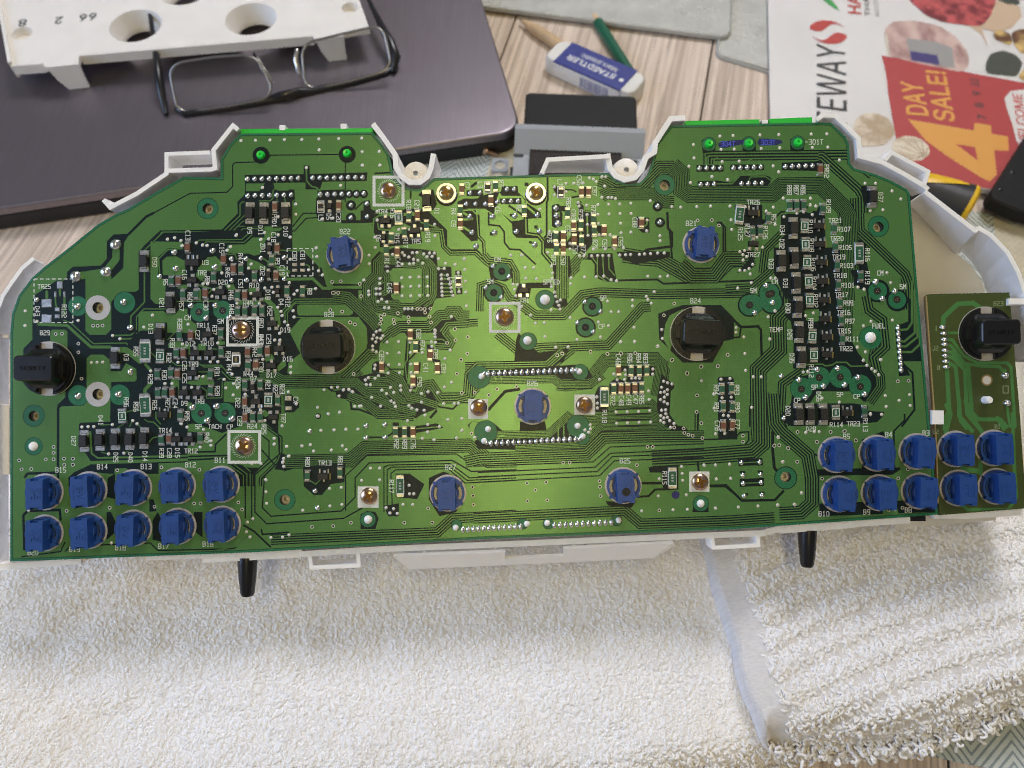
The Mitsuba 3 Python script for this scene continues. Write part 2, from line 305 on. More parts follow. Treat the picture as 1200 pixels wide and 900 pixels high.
# ------------------------------------------------------------------ the circuit board: its drawing
# T ox oy s: origin and scale of the lines that follow. g width path: gap between copper areas; p: bare polygon; k: copper polygon; l width path: copper trace; b count pitch path: bundle of traces;
# o/e r x y..: bare / clear laminate discs; v: vias; h: open vias; s r: solder joints; j n x0 y0 x1 y1: row of joints; c type x y: component; x rot text x y [h]: print; w: printed frame; n: printed square; q: dashed frame; z r x y: hatch ring
DRAW = """
T 0 0 1
w 265 371 303.5 406
z 12.5 283 387
T 150 170 7.5
g 1.4 230 595 545 425 870 415 920 365 920 175 940 155 1110 150
g 3 0 790 160 630 230 595
p 285 750 825 742 965 600 960 500 1030 430 1030 265 1200 260 1200 900 215 900 130 895
l 1.5 150 895 300 765 838 760 985 620 985 520 1005 500 1130 495 1200 470
l 1.3 410 815 440 785 860 780 1000 640 1040 605
l 1.3 465 840 490 805 875 800 1010 670 1040 665
l 1.3 600 860 625 830 990 830 1060 760 1200 750
l 1.3 655 880 690 850 1010 850 1090 775 1200 770
l 1.3 950 795 1010 735 1200 735
l 1.3 900 790 960 715 1200 712
k 215 880 250 855 430 855 450 900 215 900
k 1030 870 1100 805 1200 800 1200 900 1030 900
k 1040 340 1200 340 1200 405 1040 405
v 347 828 410 815 465 840 478 885 600 860 655 880 695 883 950 795 1167 832 900 893
e 12 700 557
x 1 C13 527 795
T 180 0 4
v 410 660 478 658 545 657 613 655 695 655 775 652 868 650 976 648 776 703 978 712 1058 710 978 775 1060 775 510 880 877 870
T 0 0 1
o 10 306 182 407 181
p 298 182 298 190 312 190 318 182
p 404 181 416 181 409 190 404 190
g 1.3 316 182 397 181
g 1.3 404.7 187 404.7 237
p 287 205 356 204 356 194 363 194 363 204 430 202 430 212 378 213 375 222 358 222 358 214 287 215
p 287 224 304 224 306 221 312 213 320 213 322 222 330 222 345 222 346 237 287 236
p 372 223 404 222 404 234 372 235
k 325 215 338 215 338 223 325 223
j 8 290 210 349.6 209
j 5 366.4 208.7 400 208.5
j 3 408 208 425 208
j 7 290.4 229.6 341.3 228.5
j 5 375.3 228 409 227.5
j 2 417.6 227.5 426.3 227
T 240 180 7.5
l 1.5 630 245 635 290 600 325 600 390 575 415 480 415
l 1.5 765 245 770 280 810 310 810 395 775 420 775 640
l 2 893 125 895 240 940 290 985 300 1015 330 1015 400
p 350 420 770 420 770 900 720 870 600 900 480 830 540 760 640 700 700 640 350 640
p 980 390 1200 390 1200 600 1060 600 1000 590 975 520
g 1.5 1000 525 865 525 775 640 600 650
g 1.5 1000 560 890 570 790 680 600 690
l 1.5 635 400 635 430
l 1.5 700 390 710 430
c d 400 525
c d 523 525
c c 620 470
c d 716 525
c i 1020 467
c z 1100 465
c c 1180 460
v 893 125 508 298 800 445 800 535 490 755 525 695 645 715 750 735 562 750 645 555 278 715 1035 575 1125 568 980 828 225 820 197 850
x 1 D9 395 675
x 1 D11 490 675
x 1 PRD1 612 590
x 1 D10 710 685
x 1 L5 1020 565
x 1 D5 1090 555
x 1 C20 1175 560
x 1 C18 605 735
x 1 ZD1 510 830
x 1 C15 150 830
T 0 250 7.5
p 1000 185 940 245 940 400 885 460 640 470 590 515 590 560 560 590 500 590 305 720 290 760 290 900 755 900 755 625 960 600 1085 480 1090 260 1140 180
l 10 665 555 930 515 1020 400 1020 280
p 975 780 1060 690 1200 690 1200 900 975 900
e 11.5 685 815
e 12.5 1095 785
s 7 1020 275 935 515 670 555
s 3 325 760
s 4.5 685 820 1090 780
c O 862 830
l 4 412 760 412 690
l 3 527 670 527 720
l 3 567 740 567 890
l 2 487 740 490 800 505 840
c P12x10 412 790
c P12x10 412 925
c P7x9 527 630
c P3x7 487 712
c P3x7 567 712
c P6x5 505 845
c P6x5 505 905
x 0 TR25 390 643
x 1 D43 330 860
x 1 R122 565 860
v 222 858
T 0 0 1
q 40 327 85.5 378
T 0 370 7.5
p 285 0 1200 0 1200 900 505 900 505 785 575 715 575 640 400 700 205 500 205 290 285 210
k 755 -380 975 -380 975 120 930 165 790 165 755 130
k 765 375 800 345 910 345 975 400 970 490 1070 490 1110 420 1190 470 1190 560 1150 575 975 580 965 900 525 900 525 815 540 800 740 790 765 760
k 445 150 460 125 575 125 590 140 590 280 445 280
l 4 340 75 590 85 800 275 970 275
l 1.6 560 40 620 60 820 245 1110 240 1180 310
l 2 1055 205 1180 200 1220 170
l 2 990 175 1150 170 1200 130
l 8 1070 300 1110 300 1190 380
e 12 690 700 1050 695 300 875
c O 862 690

h 820 88 860 88 903 86 490 160 545 158 690 245 690 322 718 553
v 803 412 853 410 903 408 990 175 1055 203 220 87 325 50 687 43
s 4.5 690 705 1045 690
s 4 1145 105 1150 495
c d 1018 370
x 1 D3 1110 365
x 0 B29 395 150
T 150 270 7.5
p 95 185 250 30 850 0 1200 0 1200 900 0 900 0 545 60 545 95 520
k 215 120 245 100 470 105 490 130 480 150 350 155 265 230 260 410 330 440 320 630 230 630 215 600
k 305 270 340 235 420 230 500 270 500 390 310 390
k 700 240 770 230 830 290 830 355 700 355 620 340 620 330
k 870 190 880 130 1030 125 1100 65 1200 65 1200 200 1110 220 1060 200 940 200
k 110 715 310 710 340 740 420 740 450 700 520 690 520 760 560 800 600 830 600 900 340 900 330 810 235 805 230 900 95 900 95 740
k 620 340 680 340 690 400 640 440 600 400
k 840 260 900 300 900 340 850 340
k 960 260 1050 300 1180 300 1180 350 1060 350
k 440 480 520 480 520 510 440 510
k 590 520 640 520 640 610 590 610
k 940 530 1120 530 1120 545 940 545
l 1.6 145 175 310 15
l 2 145 375 145 630 25 755 25 850
l 2 205 100 205 600 245 640 330 640
l 1.8 280 400 270 250 350 170 480 160
l 1.5 330 690 140 690 75 760 75 870
l 1.4 600 385 690 470
l 1.4 430 625 860 620 900 650
l 1.3 600 110 625 85 1000 80 1080 10
l 1.3 650 130 690 100 1020 105 1090 40
l 1.5 700 560 740 520 800 500
l 1.5 870 210 940 210 960 260 960 540
l 2 500 410 560 440 620 480 760 520
l 2 860 590 1150 590 1150 640
e 11 630 720 830 700
o 4.5 625 718 832 715
s 4 555 662 690 770 770 660 895 765 408 193 422 335 745 180 765 322
s 3.3 908 250 1040 250 912 440 1045 437 1170 245 1172 437 25 855 280 405
v 475 135 902 143 870 175 1083 297 1060 332 825 375 660 470 700 470 755 520 888 492 738 580 1080 555 960 640 1155 640 215 745 140 850 530 825
c d 147 272
c d 377 635
c U 570 285
c t 570 440
c t 815 545
c t 1143 565
c c 527 150
c c 843 255
c c 447 445
c c 683 555
c c 1030 570
c r 383 445
c r 755 415
c r 485 565
c r 603 560
c c 930 340
c r 995 340
c r 1115 405
c r 965 570
c r 965 715
c r 1030 715
c r 1115 705
c r 1180 705
x 1 D50 235 280
x 1 D21 297 640
x 1 R5 330 455
x 1 C16 497 390
x 0 TR2 650 373
x 1 R8 697 430
x 0 U3 680 283
x 0 D20 835 455
x 1 R45 875 370
x 1 R47 990 245
x 0 R10 1110 483
x 1 R46 905 570
x 0 R49 1057 640
x 1 R48 910 690
x 1 C51 990 470
x 1 R60 545 585
x 1 C30 685 660
x 1 R57 470 665
x 0 CM 525 768
x 0 SM 815 800
x 0 TR11 660 835
T 150 370 7.5
p 0 230 110 130 235 130 235 60 345 60 345 150 1200 150 1200 900 0 900
k 0 430 70 470 75 560 60 575 0 575
l 8 0 310 110 400
l 4 155 430 200 480
l 5 205 590 150 650 150 690
k 355 250 380 230 470 230 480 250 540 260 540 290 360 280
k 520 590 540 575 630 570 640 530 690 520 700 570 755 580 755 605 560 605
k 850 610 865 585 990 585 990 755 850 755
k 620 300 620 250 680 250 680 300
k 1000 640 1060 640 1060 720 1000 720
k 380 560 440 560 440 620 380 620
k 280 800 330 790 480 790 520 760 560 770 530 830 300 830
k 800 200 850 200 850 250 790 260
k 1080 380 1160 380 1160 470 1100 470
l 1.4 380 400 430 437 530 440
l 1.4 630 425 670 450 820 450 880 510 960 510
l 1.4 640 435 820 435 900 500 1200 500
l 1.4 610 493 710 493
l 1.4 790 560 830 545 825 720 690 725 690 660 650 630
l 1.4 445 550 445 700
l 1.4 200 320 250 370
l 1.4 350 210 430 130
l 1.4 780 295 740 290
l 1.4 740 770 740 900
l 1.4 1010 525 1200 525
l 1.4 1010 545 1200 545
l 1.4 890 570 1200 565
l 2 370 440 380 480
l 2 540 250 540 340
e 12 645 850 850 855
o 4.5 645 862 855 855
s 4 570 805 785 795 25 105 25 490
c d 285 160
c R 157 310
c R 157 785
c M 288 355
c c 555 170
c r 455 170
c t 705 165
c r 818 155
c r 427 330
c c 490 330
c t 595 330
c t 720 330
c r 822 320
c N 955 385
c c 1055 320
c r 1162 310
c r 1055 435
c c 1130 430
c r 260 515
c r 378 505
c c 438 510
c t 573 505
c r 728 515
c t 495 675
c t 620 675
c r 728 655
c r 265 680
c r 325 675
c c 393 675
c z 1100 625
c r 1030 610
c r 1165 605
c c 1030 755
c t 1130 750
c r 465 870
c K 325 870
x 1 D13 200 115
x 1 R38 455 70
x 1 R37 762 125

x 1 C27 612 170
x 0 D12 550 248
x 0 TR10 695 243
x 1 R55 70 315
x 1 R33 390 240
x 1 R32 360 370
x 1 C26 497 440
x 0 TR9 575 425
x 1 R34 880 355
x 1 R41 890 470
x 1 R42 1115 320
x 1 R29 197 555
x 1 R30 320 520
x 1 C25 497 550
x 1 R31 783 495
x 0 R44 1060 512
x 0 D7 1105 550
x 1 R20 967 580
x 1 R28 785 660
x 1 R56 70 800
x 1 R26 235 785
x 1 R27 350 770
x 1 C24 415 770
x 0 D9 495 770
x 0 TR8 628 753
x 1 D22 965 765
x 0 TR6 1045 830
x 1 R50 1170 65
x 1 R43 1170 210
x 1 C30 1170 450
v 530 75 480 250 440 410 725 405 790 405 915 515 200 485 845 560 325 597 388 597 660 535 620 535 560 630 860 635 930 597 925 697 965 633 1030 690 1185 385 790 240
T 260 280 7.5
p 0 180 310 180 395 20 540 20 545 100 720 100 880 260 915 400 940 440 1200 440 1200 700 690 700 520 900 0 900 0 180
k 225 170 330 210 390 250 380 270 250 265 225 240
k 665 590 690 580 1105 580 1150 630 1150 655 1120 670 680 670 665 655
k 450 130 470 130 470 250 400 230 410 200
k 480 240 560 250 600 290 560 340 500 320
k 30 400 100 400 120 440 60 450
k 240 430 300 430 330 470 240 470
k 120 540 340 540 340 575 120 575
l 4 560 355 800 350 890 435 1200 430
l 7 390 530 480 620 495 750
l 1.3 520 640 640 530 1110 525 1200 600
l 1.3 530 675 560 630 650 550 1100 545 1200 630
l 1.3 555 730 555 640 650 565 1095 565 1200 650
l 1.3 580 760 575 650 620 600
l 1.3 635 690 1200 690
l 1.3 610 800 700 700 1200 700
l 1.3 1020 475 1110 470 1200 560
l 1.3 980 475 1010 505 1120 505 1200 580
l 1.6 860 320 895 318
l 1.6 740 225 770 240 770 275
l 1.6 510 100 720 105 855 240 855 275
l 2 365 170 430 220
l 2 700 440 830 437
l 1.6 450 860 540 860 610 800
v 345 5 77 70 45 100 258 222 235 258 830 80 835 155 600 180 763 272 850 280 885 318 593 385 825 437 662 455 635 487 453 470 440 425 378 432 330 565 492 602 520 638 530 675 553 730 580 760 627 632 635 687 490 768 508 830
h 970 377 1045 372 975 475 1022 475 953 625 1060 640 1130 735 1170 752
s 3.3 345 170 548 165 550 352 350 358 217 362 85 177 213 175
c z 420 85
c c 490 85
c r 440 190
c z 413 315
c c 480 325
c r 290 330
c z 493 460
c r 575 460
c r 712 460
c t 447 745
c P6x4 640 225
c P6x4 710 223
c P6x4 640 275
c P6x4 710 275
q 575 85 800 325
x 1 R9 490 195
x 1 C80 640 150
x 1 C81 710 145
x 1 C19 530 275
x 1 ZD2 357 280
x 1 D18 405 490
x 1 D4 520 555
x 1 R12 580 555
x 1 R8 772 460
x 1 D52 422 635
x 0 B28 943 663
x 0 D19 558 800
T 260 390 7.5
p 0 130 330 130 330 0 600 0 690 180 590 260 575 350 610 375 1080 375 1200 260 1200 580 1130 590 1010 570 1000 520 960 515 910 475 545 485 540 700 495 720 495 890 380 790 170 790 170 430 0 430
k 20 440 35 430 165 435 165 600 90 610 20 600
k 585 270 690 185 850 350 610 370 585 350
p 550 545 610 540 680 620 680 655 630 700 550 700
k 540 240 560 260 560 290 500 335 490 300
k 330 690 380 680 420 720 380 740
k 380 200 440 190 460 230 390 250
b 7 2.2 330 380 440 380 530 430 1080 420 1200 310
l 1.4 0 290 80 390 170 400 330 400
l 1.4 0 340 70 410 170 415 400 410 470 450 545 480
l 2 530 500 530 700
l 1.5 965 480 990 505 1030 500 1060 480
l 1.5 1068 503 1130 570 1200 570
c r 230 170
c r 337 160
c c 405 160
c t 508 140
c t 440 290
c r 235 290
c c 300 285
c z 273 480
c t 303 605
c M 413 590
c r 493 595
c u 458 740
c c 208 745
c r 273 740
c r 340 740
c P8x6 585 575
c P8x5 588 663
x 1 R43 345 55
x 1 C29 412 55
x 0 D16 580 230
x 0 D17 437 372
x 1 R21 405 460
x 1 R22 470 500
x 1 R23 530 495
x 1 CX 650 590
x 1 TR7 540 750
x 1 C23 157 775
x 0 R24 268 822
x 1 R25 370 850
v 605 300 605 352 585 520 655 625 530 818 465 65 510 65 965 480 1018 478 1068 503 1118 500 1150 520 1030 555 900 500 842 655 935 712 1035 700 870 858 985 855 1092 850 378 772 340 678
o 3.4 847 733
v 847 733
s 3.4 775 865
T 200 450 7.5
p 0 380 150 370 160 200 230 165 360 170 400 165 560 170 590 230 600 375 0 600
k 100 370 200 350 330 390 470 440 395 520 390 590 330 590 300 560 320 430 110 410
g 2 0 600 390 595 395 530 490 440
g 2 0 640 500 628
g 2 0 676 500 650
g 1.5 800 450 865 500 865 655 730 790 730 900
g 4 830 370 970 470 970 600 940 680 790 830 790 900
l 1.4 830 370 968 470 968 595 938 680 790 825 788 900
p 910 750 970 640 960 600 1080 650 1200 640 1200 715 1080 720 1010 760
l 1.3 1035 650 1200 660
l 1.3 1000 675 1200 678
l 1.3 990 695 1200 697
p 690 735 790 735 720 800 720 900 600 900 600 800 500 705 600 705
l 1.4 560 710 670 790 670 900
l 1.4 630 705 700 770 700 900
l 1.4 520 715 640 800 640 900
e 12 270 260 480 255
o 4.5 270 260 480 255
s 4.5 195 205 325 320 405 195 540 305
c r 90 280
c r 262 475
c t 165 485
x 0 SP 245 375
x 0 TACH 388 373
x 0 CP 520 377
x 0 TR12 180 588
x 1 R40 318 470
x 1 R95 145 280
x 0 B11 435 670 5.5
x 0 B12 175 710 5.5
w 500 405 795 700
z 12 640 545
v 355 500 355 540 912 478 912 527 1018 548 1155 545 835 840 715 700 795 700 145 380 90 348 260 555 290 400 1035 635 993 655 985 690 995 725
T 60 470 7.5
g 3 60 700 62 60 90 30
p 245 200 260 190 520 180 520 0 1200 0 1200 540 340 560 300 470 290 440 245 440
k 300 460 345 530 1200 505 1200 525 345 555 330 570 330 620 180 620 250 560 290 530
p 325 570 345 556 945 545 945 640 720 640 660 590 560 590 555 640 520 640 325 620
l 2.5 345 270 355 460 410 500 1200 480
l 1.4 430 210 540 205
l 1.4 580 240 650 190
l 1.4 690 225 715 172
l 1.4 760 205 790 235
l 1.4 440 450 500 465
l 1.4 640 455 680 440
l 1.6 820 160 850 180 900 185 960 240
l 1.6 860 360 900 320 950 312
l 1.8 920 100 920 150 960 200
l 1.6 650 100 720 80 780 80
c d 295 350
c d 435 340
c d 568 335
c d 697 335
c d 823 325
c M 630 130
c r 1135 125
c r 970 340
c c 1040 330
c t 1105 335
x 1 D27 197 352
x 1 D41 435 170
x 1 D25 568 495
x 1 D40 697 495
x 1 D14 825 485
x 1 R39 970 455
x 1 C28 1040 455
x 1 D15 1110 455
x 0 TR14 1003 258
x 0 B15 85 605 5.5
x 0 B14 450 577 5.5
x 0 B13 835 575 5.5
x 1 R96 660 10
v 270 228 325 225 375 225 538 207 717 172 755 200 505 465 640 458 1145 200
h 22 403 22 455 22 512 115 507 190 507 115 560 190 560 580 608 970 583
T 0 460 4
g 3 115 740 110 575 130 555 280 550 285 600
g 3 115 400 130 380 270 375
p 320 400 345 375 420 340 440 520 350 545 325 480
p 500 560 520 560 560 640 500 690
p 715 600 740 560 760 600 760 700 715 690
p 505 400 540 380 540 500 500 490
p 910 560 950 560 950 680 900 640
p 700 500 720 500 735 555 700 560
g 1.6 305 745 330 720 705 705 740 740 1000 735 1100 730 1160 670
g 1.6 1100 345 1150 390 1150 590
g 1.4 1120 340 1180 380 1180 600
g 1.6 100 770 285 745 305 700
l 1.4 1010 740 1110 720 1170 660
e 12 158 110
e 10 158 252
s 5.5 158 252
h 90 318 215 313 252 255 252 283 252 313 102 360 147 358 300 310 343 310 343 338 313 555 515 540 725 535 910 520 940 520 1118 515 1135 548 550 365 757 350 935 362
v 135 552 522 705 1160 608 1185 592 1155 653 1172 677
x 0 B20 155 750 5.5
x 0 B19 350 735 5.5
x 0 B18 565 727 5.5
x 0 B17 767 720 5.5
x 0 B16 975 710 5.5
T 280 460 4
g 1.6 90 250 170 340 120 390 110 540 150 580 480 555 545 490 545 400 610 330 1000 318 1090 370 1300 362
g 1.6 185 195 190 290 75 385 75 560 130 615 490 590 580 540
g 1.4 500 555 500 390 600 295 1020 288 1100 345 1300 338
p 200 300 240 290 300 345 210 370
b 7 2.2 215 325 520 318 590 260 1085 248 1170 320 1300 318
g 1.4 680 560 680 350 700 340 990 333 1080 400 1300 388
g 1.4 695 555 695 362 715 350 985 345 1070 412 1300 400
g 1.4 720 550 712 380 735 362 980 357 1060 424 1300 412
p 680 530 750 520 750 580 700 580
b 4 2.8 150 690 930 655 1000 590 1300 573
g 2.2 20 620 70 650 150 725
g 2 105 640 110 665 235 655
p 300 350 430 330 500 330 495 420 430 430 390 480 350 480 305 440
p 720 140 750 140 750 165 930 145 960 165 830 190 830 210 720 210
l 1.4 830 170 940 160
g 2 590 210 690 210 720 190
p 735 380 800 380 870 430 835 500 735 490
p 890 400 960 370 1040 400 1060 470 1020 560 940 580 890 500
p 570 570 600 555 640 560 655 590 640 640 570 640
e 12 215 503
e 9 605 595
s 5 605 595
l 1.6 330 410 360 430 390 400
s 3.6 358 460 370 540 597 155 685 150 597 212 685 210
v 368 110 385 178 333 180 420 100 472 92 447 175 502 172 558 172 790 133 885 150 980 127 1045 122 1045 178 885 185 940 160 860 215 915 222 1020 213 335 245 295 250 350 275 433 270 225 253 165 215 165 243 235 298 207 325 210 347 485 250 503 268 617 355 660 355 575 412 660 410 690 540 725 545 708 565 743 567 127 410 127 465 130 520 480 445 483 525 425 450 427 532 300 552 150 680 205 678 235 667 798 435 800 475 820 475 770 525 815 525
h 1095 443 1097 483 1100 525 887 543 907 610 775 610 525 610 343 630 442 626
c r 322 390
c r 475 375
c K 402 393
c r 735 185
c r 777 185
c c 817 185
c R9x27 757 437
n 557 440 655 540
x 1 R80 322 325
x 0 TR13 403 330
x 1 R81 475 320
x 1 R117 715 440
x 0 B27 992 350 5.5
x 1 R92 738 240
x 1 R89 777 240
x 1 C76 817 240
T 400 370 7.5
p 0 570 290 500 380 510 550 590 620 660 700 700 780 760 830 760 830 820 700 870 660 900 450 870 300 860 200 780 0 660
p 220 0 330 120 400 180 500 90 800 80 900 -20 1040 -20 1000 60 960 80 930 130 990 220 970 285 830 300 820 210 760 130 540 120 450 150 340 240 330 320 220 350 60 560 0 560 0 520 220 290 230 240
k 350 245 450 150 530 130 580 200 575 400 530 465 430 460 390 440 380 395 345 380
b 4 2.6 20 545 150 430 250 330 320 335
b 5 2.3 0 590 130 590 210 660 310 670 420 790 480 800
b 4 2.4 250 560 430 575 550 715 680 715 730 610 790 600 850 690 880 730 1090 730 1200 620
b 4 2.6 260 640 400 640 540 760 700 755
b 4 3 880 725 1095 720 1130 690 1130 540 1200 470
b 3 2.8 345 215 490 90 780 90 900 -10
b 3 2.6 830 262 950 270 972 225 910 150 910 90 940 60 1040 65 1200 60
g 1.6 580 215 900 210
g 5 590 205 575 400 560 600
l 1.4 590 205 580 390 560 420 575 560
l 1.4 580 212 890 207 930 240
p 540 120 620 125 660 160 660 205 590 205
p 630 220 700 220 690 320 640 320
k 700 140 815 130 815 185 700 190
l 1.6 690 250 780 235
g 2 660 320 590 390
p 750 250 810 260 830 390 820 400 755 390
p 820 380 870 390 880 515 820 515
g 1.6 800 390 830 430
p 640 410 700 410 690 500 640 490
p 610 520 660 540 690 570 650 650 600 640
p 270 430 300 400 385 400 390 450 370 500 270 500
g 1.6 390 430 430 470 550 470
p 740 640 790 670 840 750 740 770
g 2 590 790 830 780 860 800 980 820 1030 770
g 2.4 80 740 90 820 160 825 280 870 680 860 740 830
g 3 840 830 780 900
b 5 2.3 60 700 210 760 330 860 480 862 640 880
b 4 2.2 560 610 600 720 700 740 850 790
b 4 2.2 210 690 330 740 470 800 660 850
b 3 2.2 480 540 560 640 600 690
b 4 2.3 400 500 520 560 590 700
c c 608 165
c r 655 275
c c 782 345
c c 845 460
c c 662 460
c c 632 570
c c 357 450
x 1 C82 680 160
x 1 R74 712 260
x 1 C89 828 335
x 1 C81 897 465
x 1 C41 742 460
x 1 C90 688 580
x 1 C85 355 350
v 307 142 340 128 283 172 272 205 313 197 365 177 348 203 303 232 402 233 275 268 275 302 307 320 503 230 402 332 508 327 510 430 415 432 412 505 512 502 297 435 292 467 238 545 327 527 297 550 212 565 220 605 255 607 520 617 433 630 523 655 460 675 357 655 397 685 20 650 65 648 97 667 267 718 345 795 437 750 465 768 477 800 118 797 160 795 175 793 705 685 762 670 848 675 705 760 595 790 620 813 665 828 728 832 735 875 900 775 992 773 1030 770 608 657 620 625 605 235 607 325 612 427 613 500 712 325 822 127 822 158 825 188 793 230 828 235 797 270 957 303 912 377 970 585 907 628
h 77 60 118 75 108 512 998 117 1110 187 1005 215 1108 333 1050 385 1015 510 930 240 1058 678 1172 675
T 390 270 7.5
p 350 280 440 190 540 150 770 165 910 185 920 310 1040 320 1050 500 1075 580 900 600 880 660 825 760 680 760 590 735 460 735 380 700 280 600 280 490 350 400
p 0 540 150 530 330 760 300 800 420 840 420 900 330 900 140 640 0 620
k 495 370 530 335 780 330 800 360 800 575 735 640 570 645 515 580 515 560 600 560 600 450 540 450 495 440
k 920 185 940 170 1015 175 1030 190 1025 315 925 315
g 7 0 495 260 500 365 390 365 270 430 200
l 4 0 500 260 500 370 385 370 270 440 195
b 6 2.2 570 255 440 250 400 290 400 390 330 460 310 490 310 600 400 670 560 700 620 720
b 5 2.2 740 200 850 300 875 330 875 560 850 610 790 650
b 3 2.4 450 360 475 400 475 540 430 560
b 3 2.4 370 600 380 640 560 640 590 670 720 670 830 590
b 3 2.2 600 300 720 310 790 290 812 340 812 560
b 3 2.4 360 600 360 500 440 440
l 2.4 830 410 832 573
l 1.5 930 337 980 335
l 1.5 953 393 1008 393
l 1.5 955 427 1015 427
l 1.5 957 470 1030 470
l 1.5 957 505 1040 505
l 1.5 960 540 1045 538
l 1.5 962 573 1057 570
b 6 2.4 0 575 130 590 330 770 400 850
p 1075 355 1130 355 1140 560 1085 565
l 3 1103 370 1110 545
p 540 860 600 825 830 825 930 730 1000 730 1020 700 1100 700 1120 730 1200 735 1200 840 1110 850 1020 840 950 900 500 900
b 5 2.4 500 900 590 845 840 845 940 750 1010 745 1030 715 1095 715 1115 750 1200 755
b 3 2.6 960 900 1010 830 1200 820
c i 1105 450
c c 560 510
c r 472 175
c c 568 190
x 1 C45 498 505
x 1 R14 475 285
x 1 C44 573 280
x 1 R17 640 110
x 1 R19 835 60
x 1 R15 563 70
x 1 D6 402 68
x 1 L6 1045 440
v 318 220 320 295 273 437 372 60 373 152 415 423 413 467 382 513 415 513 382 560 415 560 315 535 317 567 398 625 430 605 475 630 455 680 493 682 482 360 525 212 610 197 630 220 668 235 700 197 740 195 710 255 748 262 710 290 675 295 610 298 790 290 800 208 828 232 850 200 873 230 893 200 830 410 833 493 835 573 605 418 680 413 757 410 610 497 685 493 760 490 610 577 685 577 763 573 632 690 663 690 697 690 930 250 990 290 930 337 980 335 953 393 1008 393 955 427 1018 427 957 470 1030 472 957 505 1040 505 960 540 1045 540 962 573 1057 573 1155 250 1075 300 1160 345 1165 447 1170 543 1175 665 1043 758 1103 372 1110 540 900 47
h 70 447 237 470 250 577 82 715 152 808 193 827 423 755 453 740 425 785 417 820 573 728 665 763 667 803 535 785 540 818 743 690 775 690 808 690 858 687 812 722 850 757 863 810 1075 867 898 880 10 548 48 548
T 380 170 7.5
p 320 575 480 575 700 560 860 560 860 460 800 430 860 400 960 390 990 520 960 570 920 590 1080 750 1080 900 1040 900 1040 760 900 750 860 860 490 900 490 860 430 760 420 700 150 690 150 660 320 660
k 630 565 700 565 860 400 840 380 700 400
k 450 600 480 590 620 600 620 640 560 620
k 850 760 1020 775 1030 900 870 900
k 600 720 680 680 760 720 700 760 620 800 560 780
k 700 600 790 590 790 620 700 620
l 2 150 695 420 690
l 2 425 800 435 650 480 620 560 615
l 2 470 690 480 740 600 750 640 720
l 1.6 925 735 1040 740 1065 900
l 1.5 850 680 1060 745
p 345 490 400 485 410 560 440 580 330 580 330 660 400 650 345 660
o 6 235 530 235 640
o 5 218 430 282 430 347 430
p 355 240 380 240 380 265 355 265
g 1.6 270 570 340 500
g 2 440 250 620 240
g 2 700 380 760 390 760 470
s 3.4 375 517 235 530 235 640 378 630
v 333 60 483 58 337 178 490 178 143 355 465 660 465 583 655 743 750 743 848 738 970 697 975 797 445 812
c M 655 640
c r 745 630
c c 820 620
c t 540 670
c t 797 755
c r 705 770
c r 900 705
c z 522 810
c r 590 815
c d 902 490
x 0 TR4 515 583
x 1 R16 600 600
x 1 R18 742 525
x 1 C21 815 525
x 1 D1 990 582
x 0 B22 183 760 5.5
x 0 TR5 805 845
w 425 270 705 540
z 11 570 400
T 500 190 7.5
g 2.2 1062 130 1065 330 1055 350 1055 640 1030 670
p 280 190 335 190 340 235 290 240
g 3 390 220 440 178
p 270 400 270 350 330 320 440 325 480 290 650 260 680 210 800 215 800 260 870 330 870 360 640 360 600 400 590 460 500 400 410 410
k 350 240 420 235 520 175 600 180 600 230 530 280 420 310 350 310
k 640 270 660 300 830 300 860 340 850 370 640 350 620 320
p 660 215 800 210 805 270 690 275 655 250
p 350 250 410 240 490 240 500 300 350 300
p 320 330 420 320 520 320 560 330 560 410 320 410
p 640 320 830 315 835 370 650 370
p 270 410 340 410 430 420 445 470 450 690 390 695 265 570
l 2 320 425 400 420 440 460 450 640
l 3 320 445 400 490
l 3 310 505 400 500
l 3 310 565 400 620
g 2.4 0 430 170 600 170 740 210 775 440 775 510 850 540 900
b 2 2.6 30 595 130 600 150 740 210 800 430 795 520 880 560 910
g 4 450 460 455 650 500 700 505 800 560 860 700 860 760 910
l 1.4 440 440 455 650 503 700 508 800 560 862 700 862 760 910
g 2 545 440 545 550 640 560 680 610 685 710 730 765 820 770 960 900
p 650 440 745 520 800 515 860 500 880 640 980 650 970 670 790 665 755 630 750 545
g 5 870 470 875 630 980 645 1025 700 1025 800 1100 890
l 1.6 870 470 875 630 980 645 1025 700 1025 800 1100 890
g 2.4 720 380 850 470
p 880 360 1000 440 1010 490 870 500
l 3 880 390 960 460
p 860 180 895 180 895 210 860 210
p 945 555 975 555 975 585 945 585
p 555 615 585 615 585 645 555 645
p 730 455 760 455 750 480 730 480
p 900 695 925 695 925 715 900 715
o 13 175 290 960 285
s 3.4 382 272 468 270 705 240 768 240 347 368 430 368 515 368 678 345 740 345 802 342 620 350
s 3.8 380 480 578 478 775 472 972 465 400 620 597 620 790 612 990 607 435 740 950 725
c c 310 240
c c 565 340
c r 605 215
c i 537 222
c r 295 425
c c 297 545
c r 858 430
x 1 C7 355 205
x 1 L3 470 200
x 1 R3 655 185
x 1 R4 237 435
x 1 C9 237 540
x 1 C6 625 420
x 1 R2 810 405
x 0 CM 622 857
v 70 547 75 647 332 853 740 820 838 818 995 415 1080 612 1065 795 105 850
T 630 190 7.5
p 130 200 165 205 180 250 240 240 230 320 185 320 140 240
g 1.6 240 240 310 245 340 262
p 370 220 470 220 470 300 370 300
g 2 370 300 300 310
p 125 380 180 365 200 385 260 385 260 440 210 430 220 460 215 560 150 580 125 560
k 150 445 190 440 195 480 150 480
p 240 400 290 420 290 500 240 490
